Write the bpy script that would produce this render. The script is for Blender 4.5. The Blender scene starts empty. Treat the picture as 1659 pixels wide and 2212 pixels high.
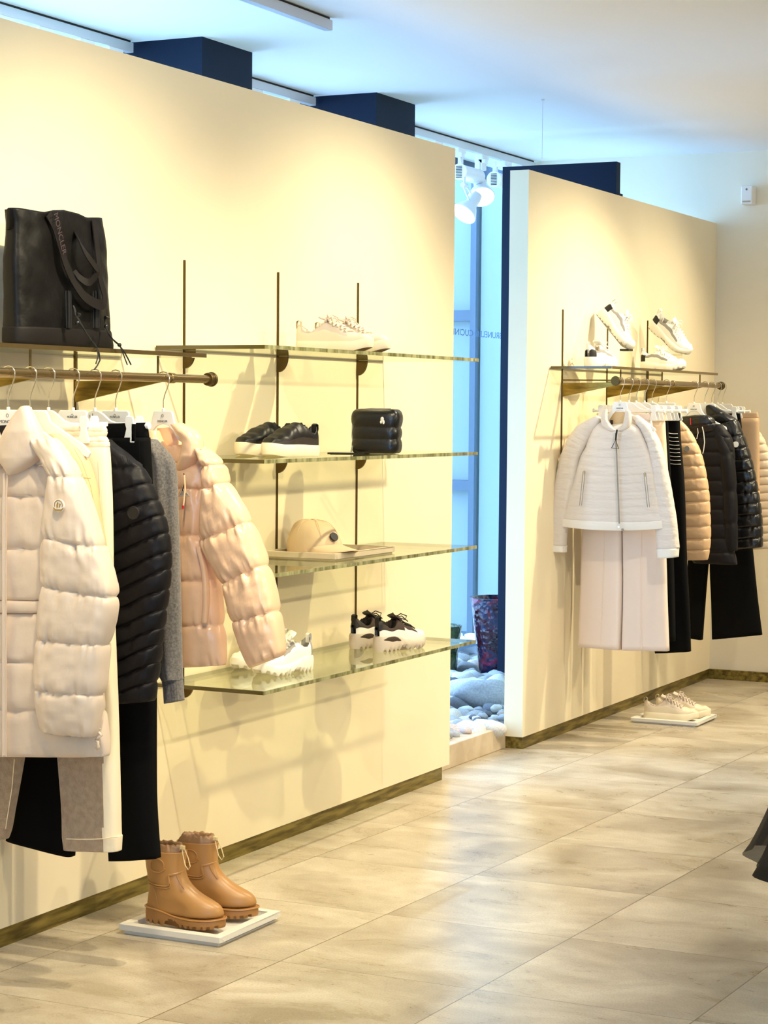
import bpy, bmesh, math, random
from mathutils import Vector, Matrix, noise
PI = math.pi
SC = bpy.context.scene
COL = SC.collection
RND = random.Random(7)

# ------------------------------------------------------------------ camera
F_PX = 4438.64
YAW, PIT, ROL = [math.radians(a) for a in (26.10659, -2.85546, .46539)]
CAM = Vector((3.48522, 0, 1.52801))
fw = Vector((-math.sin(YAW)*math.cos(PIT), math.cos(YAW)*math.cos(PIT), math.sin(PIT)))
r0 = fw.cross(Vector((0, 0, 1))).normalized(); u0 = r0.cross(fw)
rt = r0*math.cos(ROL) + u0*math.sin(ROL); up = u0*math.cos(ROL) - r0*math.sin(ROL)
cd = bpy.data.cameras.new('camera'); cam = bpy.data.objects.new('camera', cd); COL.objects.link(cam)
m = Matrix((rt, up, -fw)).transposed().to_4x4(); m.translation = CAM; cam.matrix_world = m
cd.sensor_fit = 'VERTICAL'; cd.sensor_height = 24; cd.lens = F_PX*24/2212
cd.clip_start = .05; cd.clip_end = 200
SC.camera = cam

# ------------------------------------------------------------------ world, lights, exposure
SC.view_settings.view_transform = 'Standard'
SC.view_settings.look = 'None'
SC.view_settings.exposure = 0.05
SC.view_settings.gamma = 1
SC.view_settings.use_curve_mapping = False
w = bpy.data.worlds.new('World'); SC.world = w; w.use_nodes = True
bg = w.node_tree.nodes['Background']
bg.inputs[0].default_value = (.36, .62, 1, 1); bg.inputs[1].default_value = 9.0
SC.cycles.sample_clamp_indirect = 6

def spot(loc, tgt, watt, col, deg=70, blend=.6, rad=.03, name='ceiling_or_fill_spot'):
    l = bpy.data.lights.new(name, 'SPOT'); l.energy = watt; l.color = col
    l.spot_size = math.radians(deg); l.spot_blend = blend; l.shadow_soft_size = rad
    o = bpy.data.objects.new(name, l); COL.objects.link(o); o.location = loc
    o.rotation_euler = (Vector(tgt)-Vector(loc)).to_track_quat('-Z', 'Y').to_euler()
    return o
WARM = (1, .865, .59)
WARM2 = (1, .86, .64)
# wall washers on the ceiling, about 1.35 m out from the display wall
for (y, ty, e, tz, dg) in [(3.3, 3.6, 120, .8, 96), (4.75, 5.1, 195, .8, 96), (7.0, 6.7, 205, .8, 96),
                       (9.5, 8.95, 215, .8, 94), (10.9, 10.0, 120, .8, 92)]:
    spot((1.4, y, 2.9), (0, ty, tz), e, WARM, dg, .9, .025)
# long-throw spots on the far side of the shop
for (y, ty, e) in ((4.2, 4.6, 205), (6.4, 6.4, 215), (8.6, 8.9, 215), (10.6, 10.4, 130)):
    spot((4.9, y, 2.85), (0, ty, 1.35), e, WARM, 58, .9, .04)
# added fill spots nearer the camera, brightening the garment fronts
spot((1.7, 2.7, 2.9), (.3, 4.6, 1.0), 60, WARM2, 70, .8, .03)
spot((1.9, 7.1, 2.9), (.3, 9.0, 1.0), 90, WARM2, 50, .8, .03)
# added down lights over the walkway, warm fill for floor and back wall
for x, y, e in ((1.6, 3.6, 34), (2.6, 5.5, 34), (1.6, 7.4, 34), (3.4, 8.6, 34), (2.0, 9.8, 70)):
    spot((x, y, 2.95), (x, y, 0), e, WARM2, 120, .8, .05)
# cool metal-halide heads on the window track, light only (their housings are built below)
COOL = (.55, .82, 1)

# ------------------------------------------------------------------ pixel -> place helpers
def ray(px, py):
    return fw + rt*((px-829.5)/F_PX) - up*((py-1106)/F_PX)
def W(px, py, ax, v):
    d = ray(px, py); t = (v-CAM[ax])/d[ax]; return CAM + d*t
def G(px, py, Y):
    p = W(px, py, 1, Y); return Vector((p.x, p.z))
def PJ(P):
    v = Vector(P)-CAM; z = v.dot(fw); return 829.5+F_PX*v.dot(rt)/z, 1106-F_PX*v.dot(up)/z

# ------------------------------------------------------------------ materials
def mat(name, col, rough=.6, metal=0, bump=None, var=None, sheen=0, spec=None, coat=0, emit=None, sub=0, alpha=None, trans=0, stretch=(1, 1, 1)):
    m = bpy.data.materials.new(name); m.use_nodes = True; nt = m.node_tree; N = nt.nodes; Lk = nt.links
    b = N['Principled BSDF']; b.inputs['Base Color'].default_value = (*col, 1)
    b.inputs['Roughness'].default_value = rough; b.inputs['Metallic'].default_value = metal
    if sheen: b.inputs['Sheen Weight'].default_value = sheen; b.inputs['Sheen Roughness'].default_value = .4
    if spec is not None: b.inputs['Specular IOR Level'].default_value = spec
    if coat: b.inputs['Coat Weight'].default_value = coat; b.inputs['Coat Roughness'].default_value = .1
    if emit: b.inputs['Emission Color'].default_value = (*emit[0], 1); b.inputs['Emission Strength'].default_value = emit[1]
    if alpha is not None: b.inputs['Alpha'].default_value = alpha
    if trans: b.inputs['Transmission Weight'].default_value = trans
    if bump or var:
        tc = N.new('ShaderNodeTexCoord'); mp = N.new('ShaderNodeMapping'); mp.inputs['Scale'].default_value = stretch
        Lk.new(tc.outputs['Object'], mp.inputs[0])
    if bump:
        t = N.new('ShaderNodeTexNoise'); t.inputs['Scale'].default_value = bump[0]; t.inputs['Detail'].default_value = 4
        Lk.new(mp.outputs[0], t.inputs['Vector'])
        bp = N.new('ShaderNodeBump'); bp.inputs['Strength'].default_value = bump[1]; bp.inputs['Distance'].default_value = bump[2]
        Lk.new(t.outputs[0], bp.inputs['Height']); Lk.new(bp.outputs[0], b.inputs['Normal'])
    if var:
        t = N.new('ShaderNodeTexNoise'); t.inputs['Scale'].default_value = var[0]; t.inputs['Detail'].default_value = 5
        Lk.new(mp.outputs[0], t.inputs['Vector'])
        cr = N.new('ShaderNodeValToRGB'); cr.color_ramp.elements[0].position = .35; cr.color_ramp.elements[1].position = .65
        cr.color_ramp.elements[0].color = (*var[1], 1); cr.color_ramp.elements[1].color = (*col, 1)
        Lk.new(t.outputs[0], cr.inputs[0]); Lk.new(cr.outputs[0], b.inputs['Base Color'])
    return m

def s2l(r, g, b):
    f = lambda c: (c/255)/12.92 if c <= 10 else ((c/255+.055)/1.055)**2.4
    return (f(r), f(g), f(b))

M = {}
M['paint'] = mat('cream_paint', s2l(240, 227, 194), .75, bump=(220, .05, .001), var=(1.5, s2l(237, 221, 187)))
M['white_wall'] = mat('white_paint', s2l(240, 231, 208), .7, bump=(180, .05, .001))
M['ceil'] = mat('ceiling_paint', s2l(235, 236, 234), .8)
M['navy'] = mat('navy_paint', s2l(2, 22, 44), .6, spec=.2)
M['brass'] = mat('aged_brass', s2l(150, 126, 62), .34, .85, bump=(60, .25, .002), var=(9, s2l(96, 78, 30)), stretch=(1, 6, 6))
M['brass_dark'] = mat('dark_bronze', s2l(92, 74, 38), .4, .8)
M['brass_base'] = mat('brass_skirting', s2l(150, 132, 66), .42, .55, bump=(40, .3, .002), var=(14, s2l(88, 74, 28)), stretch=(3, .5, 4))
M['brass_rail'] = mat('satin_brass_tube', s2l(150, 126, 84), .25, .9, bump=(40, .1, .001))
M['hook'] = mat('polished_steel_wire', s2l(225, 215, 195), .2, .9)
M['plastic'] = mat('white_plastic', s2l(240, 238, 232), .3)
M['logo'] = mat('grey_print', s2l(110, 105, 100), .6)
M['goldlogo'] = mat('gold_print', s2l(170, 130, 50), .5)
M['blackm'] = mat('black_matte', s2l(12, 11, 12), .6)
M['coat'] = mat('ivory_nylon', s2l(220, 199, 178), .40, bump=(24, .35, .007), sheen=.1, stretch=(1.1, 1, .6))
M['peach'] = mat('peach_nylon', s2l(248, 204, 164), .26, bump=(22, .4, .008), coat=.12, stretch=(1, 1, .6))
M['navyp'] = mat('black_down_nylon', s2l(19, 17, 20), .5, bump=(30, .5, .005), spec=.2)
M['tanjk'] = mat('sand_cotton', s2l(216, 186, 138), .7, bump=(300, .15, .001))
M['creamtr'] = mat('cream_jersey', s2l(245, 228, 196), .7, bump=(200, .15, .001))
M['fleece'] = mat('beige_fleece', s2l(205, 176, 142), .95, bump=(420, 1, .006), sheen=.4, var=(60, s2l(184, 154, 120)))
M['blacktr'] = mat('black_crepe', s2l(6, 6, 7), .85, bump=(300, .1, .001), spec=.12)
M['grey'] = mat('grey_cashmere', s2l(120, 114, 110), .95, bump=(500, .5, .002), sheen=.4, var=(180, s2l(88, 84, 80)))
M['bagcloth'] = mat('black_brown_nylon', s2l(11, 9, 9), .42, bump=(16, .4, .01), spec=.22)
M['bagtrim'] = mat('dark_brown_webbing', s2l(20, 16, 16), .6, bump=(400, .2, .001), spec=.2)
M['bagprint'] = mat('plum_print', s2l(66, 50, 54), .5)
M['wquilt'] = mat('white_quilted_nylon', s2l(224, 215, 206), .5, bump=(30, .8, .007), stretch=(.5, 1, 1.6))
M['wtrim'] = mat('white_trim', s2l(236, 232, 224), .5)
M['crepe'] = mat('pale_rose_crepe', s2l(236, 218, 204), .75, bump=(300, .1, .001))
M['tanpf'] = mat('tan_down_nylon', s2l(206, 170, 128), .42, bump=(30, .5, .005))
M['shinyblk'] = mat('glossy_black_nylon', s2l(12, 11, 12), .3, bump=(30, .45, .006), spec=.6)
M['creampf'] = mat('cream_down_nylon', s2l(236, 216, 184), .5, bump=(30, .5, .005))
M['shoe_cream'] = mat('cream_leather', s2l(230, 214, 184), .5, bump=(150, .1, .001))
M['shoe_mesh'] = mat('pale_mesh', s2l(212, 196, 178), .8, bump=(600, .5, .001))
M['sole_cream'] = mat('cream_rubber', s2l(238, 224, 192), .5)
M['tread'] = mat('brown_tread', s2l(110, 84, 66), .7)
M['shoe_white'] = mat('white_leather', s2l(244, 240, 230), .4)
M['sole_white'] = mat('white_rubber', s2l(244, 238, 222), .45)
M['shoe_black'] = mat('black_quilted_nylon', s2l(17, 15, 16), .42, bump=(60, .3, .003), spec=.35)
M['shoe_brown'] = mat('brown_suede', s2l(62, 46, 38), .8)
M['shoe_dark'] = mat('dark_brown_leather', s2l(42, 32, 26), .5)
M['shoe_grey'] = mat('grey_suede', s2l(150, 146, 138), .8)
M['lining'] = mat('dark_lining', s2l(14, 12, 11), .9)
M['lining_l'] = mat('pale_lining', s2l(150, 135, 110), .9)
M['boot'] = mat('caramel_rubber', s2l(176, 128, 72), .38, bump=(40, .03, .001))
M['bootsole'] = mat('caramel_sole', s2l(164, 114, 60), .5)
M['bootcuff'] = mat('brown_nylon_cuff', s2l(140, 105, 72), .4, bump=(60, .4, .004))
M['cord'] = mat('beige_cord', s2l(214, 190, 140), .6)
M['cap'] = mat('beige_twill', s2l(208, 182, 146), .8, bump=(400, .2, .001))
M['tray'] = mat('limed_wood', s2l(196, 180, 150), .55, bump=(30, .2, .001), var=(20, s2l(190, 175, 148)), stretch=(3, 1, 1))
M['traywhite'] = mat('white_lacquer', s2l(226, 222, 212), .4)
M['stonekerb'] = mat('kerb_stone', s2l(214, 196, 168), .5, bump=(40, .1, .002), var=(10, s2l(190, 170, 140)))
M['pave'] = mat('outdoor_paving', s2l(214, 218, 220), .8)
M['gravel'] = mat('planter_grit', s2l(150, 146, 142), .9, bump=(80, .8, .01))
M['peb'] = [mat('pebble_grey', s2l(176, 178, 182), .6, var=(14, s2l(150, 152, 160))), mat('pebble_pale', s2l(222, 220, 214), .6, var=(12, s2l(190, 190, 190))),
            mat('pebble_pink', s2l(206, 184, 170), .6, var=(12, s2l(170, 150, 140))), mat('pebble_dark', s2l(104, 104, 112), .6, var=(16, s2l(80, 80, 90))),
            mat('pebble_white', s2l(238, 238, 236), .6)]
M['lampwhite'] = mat('lamp_white_metal', s2l(228, 230, 234), .35)
M['lampface'] = mat('lamp_lens', (1, 1, 1), .4, emit=((.85, .95, 1), 9))
M['alu'] = mat('anodised_track', s2l(206, 206, 210), .4, .3)
M['frameblue'] = mat('window_frame', (.035, .06, .10), .5)
M['facade'] = mat('outer_facade', (.21, .26, .26), .8)
M['facpane'] = mat('outer_pane', s2l(216, 226, 230), .6)
M['red'] = mat('red_tag', s2l(190, 30, 40), .6)
M['sheer'] = mat('sheer_black', s2l(22, 20, 20), .7, alpha=.8)
M['hem'] = mat('black_hem', s2l(14, 13, 13), .7)
M['skin'] = mat('mannequin_white', s2l(220, 216, 208), .5)
M['lettering'] = mat('vinyl_lettering', s2l(10, 60, 110), .6)

def nodes(m): return m.node_tree.nodes, m.node_tree.links
# glass shelves: clear faces, grey-green edges
def glassmat(name, tint, rough=.02, ior=1.5):
    m = bpy.data.materials.new(name); m.use_nodes = True; N, L = nodes(m); N.clear()
    o = N.new('ShaderNodeOutputMaterial'); mx = N.new('ShaderNodeMixShader'); fr = N.new('ShaderNodeFresnel'); 
    ge = N.new('ShaderNodeNewGeometry'); ma = N.new('ShaderNodeMath'); ma.operation = 'MULTIPLY_ADD'; ma.inputs[1].default_value = -2; ma.inputs[2].default_value = 1
    pw = N.new('ShaderNodeMath'); pw.operation = 'POWER'; pw.inputs[0].default_value = ior
    L.new(ge.outputs['Backfacing'], ma.inputs[0]); L.new(ma.outputs[0], pw.inputs[1]); L.new(pw.outputs[0], fr.inputs[0])
    t = N.new('ShaderNodeBsdfTransparent'); t.inputs[0].default_value = (*tint, 1)
    g = N.new('ShaderNodeBsdfGlossy'); g.inputs[1].default_value = rough; g.inputs[0].default_value = (.9, .95, .88, 1)
    L.new(fr.outputs[0], mx.inputs[0]); L.new(t.outputs[0], mx.inputs[1]); L.new(g.outputs[0], mx.inputs[2]); L.new(mx.outputs[0], o.inputs[0])
    return m
M['glass'] = glassmat('shelf_glass', (.93, .94, .87))
M['pane'] = glassmat('window_glass', (.96, .98, 1), ior=1.25)
M['acrylic'] = glassmat('clear_acrylic', (.93, .92, .86), .05, 1.4)
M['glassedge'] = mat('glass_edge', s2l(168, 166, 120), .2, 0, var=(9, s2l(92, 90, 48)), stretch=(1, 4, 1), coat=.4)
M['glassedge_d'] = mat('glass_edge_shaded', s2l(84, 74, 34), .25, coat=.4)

# pots: glossy mottled glaze
def potmat(name, cols, sc):
    m = bpy.data.materials.new(name); m.use_nodes = True; N, L = nodes(m); b = N['Principled BSDF']; b.inputs['Roughness'].default_value = .15
    b.inputs['Coat Weight'].default_value = .5
    tc = N.new('ShaderNodeTexCoord'); n = N.new('ShaderNodeTexNoise'); n.inputs['Scale'].default_value = sc; n.inputs['Detail'].default_value = 6; n.inputs['Distortion'].default_value = 1.2
    L.new(tc.outputs['Object'], n.inputs['Vector']); cr = N.new('ShaderNodeValToRGB'); e = cr.color_ramp.elements
    while len(e) < len(cols): e.new(.5)
    for i, c in enumerate(cols): e[i].position = .3+.4*i/(len(cols)-1); e[i].color = (*c, 1)
    L.new(n.outputs[0], cr.inputs[0]); L.new(cr.outputs[0], b.inputs['Base Color'])
    bp = N.new('ShaderNodeBump'); bp.inputs['Strength'].default_value = .6; bp.inputs['Distance'].default_value = .01
    v = N.new('ShaderNodeTexVoronoi'); v.inputs['Scale'].default_value = 40; L.new(tc.outputs['Object'], v.inputs['Vector']); L.new(v.outputs[0], bp.inputs['Height']); L.new(bp.outputs[0], b.inputs['Normal'])
    return m
M['pot1'] = potmat('mottled_wine_glaze', [s2l(10, 12, 20), s2l(60, 16, 28), s2l(20, 40, 70), s2l(110, 26, 40), s2l(120, 30, 110)], 9)
M['pot2'] = potmat('mossy_green_glaze', [s2l(20, 30, 20), s2l(60, 80, 50), s2l(90, 110, 80)], 12)

# floor: polished limestone slabs
def floormat():
    m = bpy.data.materials.new('limestone_floor'); m.use_nodes = True; N, L = nodes(m); b = N['Principled BSDF']
    tc = N.new('ShaderNodeTexCoord'); sp = N.new('ShaderNodeSeparateXYZ'); L.new(tc.outputs['Object'], sp.inputs[0])
    def math_(op, a, c=None):
        n = N.new('ShaderNodeMath'); n.operation = op
        for i, v in enumerate((a, c)):
            if v is None: continue
            if isinstance(v, (int, float)): n.inputs[i].default_value = v
            else: L.new(v, n.inputs[i])
        return n.outputs[0]
    # slab joints: 0.615 m courses in y; 0.6 m in x, the courses slightly skewed to the wall
    sk = math_('MULTIPLY', math_('SUBTRACT', sp.outputs[1], 4.31), .045)
    xs = math_('SUBTRACT', math_('SUBTRACT', sp.outputs[0], sk), .735)
    ys = math_('SUBTRACT', sp.outputs[1], 4.31)
    def joint(c, pitch, w):
        q = math_('DIVIDE', c, pitch); fr = math_('SUBTRACT', q, math_('ROUND', q)); ab = math_('ABSOLUTE', fr)
        return math_('LESS_THAN', ab, w/pitch/2), math_('FLOOR', q)
    jx, ix = joint(xs, .595, .0035); jy, iy = joint(ys, .6135, .0025)
    jj = math_('MAXIMUM', jx, jy)
    cell = N.new('ShaderNodeCombineXYZ'); L.new(ix, cell.inputs[0]); L.new(iy, cell.inputs[1])
    wn = N.new('ShaderNodeTexWhiteNoise'); wn.noise_dimensions = '2D'; L.new(cell.outputs[0], wn.inputs['Vector'])
    off = N.new('ShaderNodeVectorMath'); off.operation = 'MULTIPLY_ADD'; L.new(wn.outputs['Color'], off.inputs[0]); off.inputs[1].default_value = (9, 9, 9); L.new(tc.outputs['Object'], off.inputs[2])
    mp = N.new('ShaderNodeMapping'); mp.inputs['Scale'].default_value = (2.2, 4.0, 1); L.new(off.outputs[0], mp.inputs[0])
    n1 = N.new('ShaderNodeTexNoise'); n1.inputs['Scale'].default_value = 1.4; n1.inputs['Detail'].default_value = 8; n1.inputs['Roughness'].default_value = .65; n1.inputs['Distortion'].default_value = .8; L.new(mp.outputs[0], n1.inputs['Vector'])
    cr = N.new('ShaderNodeValToRGB'); e = cr.color_ramp.elements; e[0].position = .3; e[0].color = (*s2l(176, 162, 138), 1); e[1].position = .68; e[1].color = (*s2l(216, 206, 186), 1)
    L.new(n1.outputs[0], cr.inputs[0])
    # dark fossil veins
    mp2 = N.new('ShaderNodeMapping'); mp2.inputs['Scale'].default_value = (9, 20, 1); L.new(off.outputs[0], mp2.inputs[0])
    n2 = N.new('ShaderNodeTexNoise'); n2.inputs['Scale'].default_value = 1.3; n2.inputs['Detail'].default_value = 6; n2.inputs['Roughness'].default_value = .75; n2.inputs['Distortion'].default_value = 1.6; L.new(mp2.outputs[0], n2.inputs['Vector'])
    cr2 = N.new('ShaderNodeValToRGB'); e = cr2.color_ramp.elements; e[0].position = .27; e[0].color = (.42, .38, .32, 1); e[1].position = .4; e[1].color = (1, 1, 1, 1)
    L.new(n2.outputs[0], cr2.inputs[0])
    n3 = N.new('ShaderNodeTexNoise'); n3.inputs['Scale'].default_value = 170; n3.inputs['Detail'].default_value = 3; L.new(tc.outputs['Object'], n3.inputs['Vector'])
    cr3 = N.new('ShaderNodeValToRGB'); e = cr3.color_ramp.elements; e[0].position = .3; e[0].color = (.8, .78, .74, 1); e[1].position = .55; e[1].color = (1, 1, 1, 1); L.new(n3.outputs[0], cr3.inputs[0])
    def mul(a, c):
        x = N.new('ShaderNodeMix'); x.data_type = 'RGBA'; x.blend_type = 'MULTIPLY'; x.inputs[0].default_value = 1; L.new(a, x.inputs[6]); L.new(c, x.inputs[7]); return x.outputs[2]
    n4 = N.new('ShaderNodeTexNoise'); n4.inputs['Scale'].default_value = 2.6; n4.inputs['Detail'].default_value = 5; n4.inputs['Distortion'].default_value = .5; L.new(off.outputs[0], n4.inputs['Vector'])
    cr4 = N.new('ShaderNodeValToRGB'); e = cr4.color_ramp.elements; e[0].position = .32; e[0].color = (.66, .63, .6, 1); e[1].position = .58; e[1].color = (1, 1, 1, 1); L.new(n4.outputs[0], cr4.inputs[0])
    c = mul(mul(mul(cr.outputs[0], cr2.outputs[0]), cr3.outputs[0]), cr4.outputs[0])
    x = N.new('ShaderNodeMix'); x.data_type = 'RGBA'; L.new(jj, x.inputs[0]); L.new(c, x.inputs[6]); x.inputs[7].default_value = (*s2l(110, 96, 74), 1)
    L.new(x.outputs[2], b.inputs['Base Color'])
    rr = N.new('ShaderNodeMapRange'); L.new(n1.outputs[0], rr.inputs[0]); rr.inputs[3].default_value = .22; rr.inputs[4].default_value = .36; L.new(rr.outputs[0], b.inputs['Roughness'])
    b.inputs['Specular IOR Level'].default_value = .45
    bp = N.new('ShaderNodeBump'); bp.inputs['Strength'].default_value = .12; bp.inputs['Distance'].default_value = .002; L.new(n2.outputs[0], bp.inputs['Height']); L.new(bp.outputs[0], b.inputs['Normal'])
    return m
M['floor'] = floormat()

# ------------------------------------------------------------------ mesh builder
class MB:
    def __init__(s): s.v = []; s.f = []; s.mi = []
    def add(s, vs, fs, mi=0):
        o = len(s.v); s.v += [tuple(v) for v in vs]; s.f += [tuple(i+o for i in f) for f in fs]
        s.mi += (mi if isinstance(mi, list) else [mi]*len(fs)); return s
    def box(s, a, b, mi=0):
        (x0, y0, z0), (x1, y1, z1) = a, b
        vs = [(x0, y0, z0), (x1, y0, z0), (x1, y1, z0), (x0, y1, z0), (x0, y0, z1), (x1, y0, z1), (x1, y1, z1), (x0, y1, z1)]
        return s.add(vs, [(0, 3, 2, 1), (4, 5, 6, 7), (0, 1, 5, 4), (1, 2, 6, 5), (2, 3, 7, 6), (3, 0, 4, 7)], mi)
    def tube(s, pts, r, n=10, mi=0, closed=False, flat=None):
        pts = [Vector(p) for p in pts]; k = len(pts); rings = []
        prev = None
        for i, p in enumerate(pts):
            if closed: t = pts[(i+1) % k]-pts[i-1]
            else: t = pts[min(i+1, k-1)]-pts[max(i-1, 0)]
            t = t.normalized() if t.length > 1e-9 else Vector((0, 0, 1))
            if prev is None:
                a = Vector((0, 0, 1)) if abs(t.z) < .9 else Vector((1, 0, 0)); nx = t.cross(a).normalized()
            else: nx = (prev - t*prev.dot(t)).normalized()
            prev = nx; ny = t.cross(nx)
            rr = r[i] if isinstance(r, (list, tuple)) else r
            fl = flat or 1
            rings.append([p + nx*math.cos(2*PI*j/n)*rr + ny*math.sin(2*PI*j/n)*rr*fl for j in range(n)])
        vs = [v for q in rings for v in q]; fs = []
        m = k if closed else k-1
        for i in range(m):
            for j in range(n):
                a = i*n+j; b = i*n+(j+1) % n; c = ((i+1) % k)*n+(j+1) % n; d = ((i+1) % k)*n+j
                fs.append((a, b, c, d))
        if not closed: fs += [tuple(range(n))[::-1], tuple((k-1)*n+j for j in range(n))]
        return s.add(vs, fs, mi)
    def cyl(s, a, b, r, n=24, r2=None, mi=0): return s.tube([a, b], [r, r if r2 is None else r2], n, mi)
    def prism(s, poly, y0, y1, mi=0):   # poly of (x,z), extruded in y
        k = len(poly); vs = [(p[0], y0, p[1]) for p in poly]+[(p[0], y1, p[1]) for p in poly]
        fs = [tuple(range(k)), tuple(range(k, 2*k))[::-1]]+[(i, (i+1) % k+0, (i+1) % k+k, i+k)[::-1] for i in range(k)]
        return s.add(vs, fs, mi)
    def rings(s, rs, cap=True, mi=0):
        n = len(rs[0]); vs = [v for q in rs for v in q]; fs = []; ml = []
        for i in range(len(rs)-1):
            for j in range(n):
                fs.append((i*n+j, i*n+(j+1) % n, (i+1)*n+(j+1) % n, (i+1)*n+j))
        o = len(s.v)
        if cap:
            fs += [tuple(range(n))[::-1], tuple((len(rs)-1)*n+j for j in range(n))]
        return s.add(vs, fs, mi)
    def ell(s, c, r, n=16, k=10, mi=0, nz=0, seed=0):
        rs = []
        for i in range(1, k):
            a = PI*i/k; q = []
            for j in range(n):
                b = 2*PI*j/n; d = Vector((math.sin(a)*math.cos(b), math.sin(a)*math.sin(b), math.cos(a)))
                f = 1+(nz*noise.noise(d*1.3+Vector((seed, seed*2, 0))) if nz else 0)
                q.append((c[0]+d.x*r[0]*f, c[1]+d.y*r[1]*f, c[2]+d.z*r[2]*f))
            rs.append(q)
        s.rings(rs, True, mi); return s
    def build(s, name, m, parent=None, smooth=True, sharp=40, bevel=0, sub=0):
        me = bpy.data.meshes.new(name); me.from_pydata(s.v, [], s.f); ms = m if isinstance(m, list) else [m]
        for q in ms: me.materials.append(M[q] if isinstance(q, str) else q)
        if len(ms) > 1: me.polygons.foreach_set('material_index', s.mi)
        bm = bmesh.new(); bm.from_mesh(me)
        bmesh.ops.remove_doubles(bm, verts=bm.verts, dist=1e-6)
        bmesh.ops.recalc_face_normals(bm, faces=bm.faces)
        for f in bm.faces: f.smooth = smooth
        if smooth:
            for e in bm.edges:
                if len(e.link_faces) == 2 and e.calc_face_angle(0) > math.radians(sharp): e.smooth = False
        bm.to_mesh(me); bm.free()
        o = bpy.data.objects.new(name, me); COL.objects.link(o)
        if bevel:
            b = o.modifiers.new('bevel', 'BEVEL'); b.width = bevel; b.segments = 2; b.limit_method = 'ANGLE'; b.angle_limit = .7
        if sub:
            b = o.modifiers.new('sub', 'SUBSURF'); b.levels = sub; b.render_levels = sub
        if parent:
            o.parent = parent
            o.matrix_parent_inverse = parent.matrix_basis.inverted() if parent.get('_world') else Matrix()
        return o
def tag(o, label, cat=None, group=None):
    o['label'] = label
    if cat: o['category'] = cat
    if group: o['group'] = group
    return o
def thing(name, label, cat, loc=(0, 0, 0), group=None, rot=(0, 0, 0), world=True):
    """Empty at the thing's base; with world=True its parts are given in room coordinates."""
    o = bpy.data.objects.new(name, None); COL.objects.link(o); o.location = loc; o.rotation_euler = rot
    o.empty_display_size = .05
    tag(o, label, cat, group)
    if world: o['_world'] = 1
    return o
def struct(o): o['kind'] = 'structure'; return o
def dup(root, loc, rotz=None, label=None):
    r = root.copy(); COL.objects.link(r); r.location = loc
    if rotz is not None: r.rotation_euler = (0, 0, rotz)
    if label: r['label'] = label
    for ch in list(root.children):
        c = ch.copy(); COL.objects.link(c); c.parent = r
        for g in ch.children:
            d = g.copy(); COL.objects.link(d); d.parent = c
    return r
def lerp(a, b, t): return a+(b-a)*t
def sm(a, b, x):
    t = min(1, max(0, (x-a)/(b-a))); return t*t*(3-2*t)
def pl(pts, t):
    """piecewise linear (t,value) table"""
    for (a, b), (c, d) in zip(pts, pts[1:]):
        if t <= c: return b if c == a else lerp(b, d, min(1, max(0, (t-a)/(c-a))))
    return pts[-1][1]
def pls(pts, t):
    for (a, b), (c, d) in zip(pts, pts[1:]):
        if t <= c:
            u = min(1, max(0, (t-a)/(c-a))); return lerp(b, d, u*u*(3-2*u))
    return pts[-1][1]

def text_mesh(s, font_h, width=None, depth=.0004):
    cu = bpy.data.curves.new('lettering', 'FONT'); cu.body = s; cu.size = font_h/.7; cu.extrude = depth; cu.align_x = 'CENTER'; cu.align_y = 'CENTER'
    o = bpy.data.objects.new('lettering', cu); COL.objects.link(o)
    dg = bpy.context.evaluated_depsgraph_get(); me = bpy.data.meshes.new_from_object(o.evaluated_get(dg)); bpy.data.objects.remove(o)
    if width:
        xs = [v.co.x for v in me.vertices]; k = width/(max(xs)-min(xs))
        for v in me.vertices: v.co.x *= k
    return me
def text_obj(name, s, h, wd, ax, ay, org, m, parent=None):
    """lettering in the plane spanned by ax (reading direction) and ay (up)"""
    me = text_mesh(s, h, wd); me.materials.clear(); me.materials.append(M[m])
    ax = Vector(ax).normalized(); ay = Vector(ay).normalized(); az = ax.cross(ay)
    for v in me.vertices:
        c = v.co.copy(); v.co = Vector(org)+ax*c.x+ay*c.y+az*c.z
    o = bpy.data.objects.new(name, me); COL.objects.link(o)
    if parent:
        o.parent = parent
        if parent.get('_world'): o.matrix_parent_inverse = parent.matrix_basis.inverted()
    return o

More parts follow.
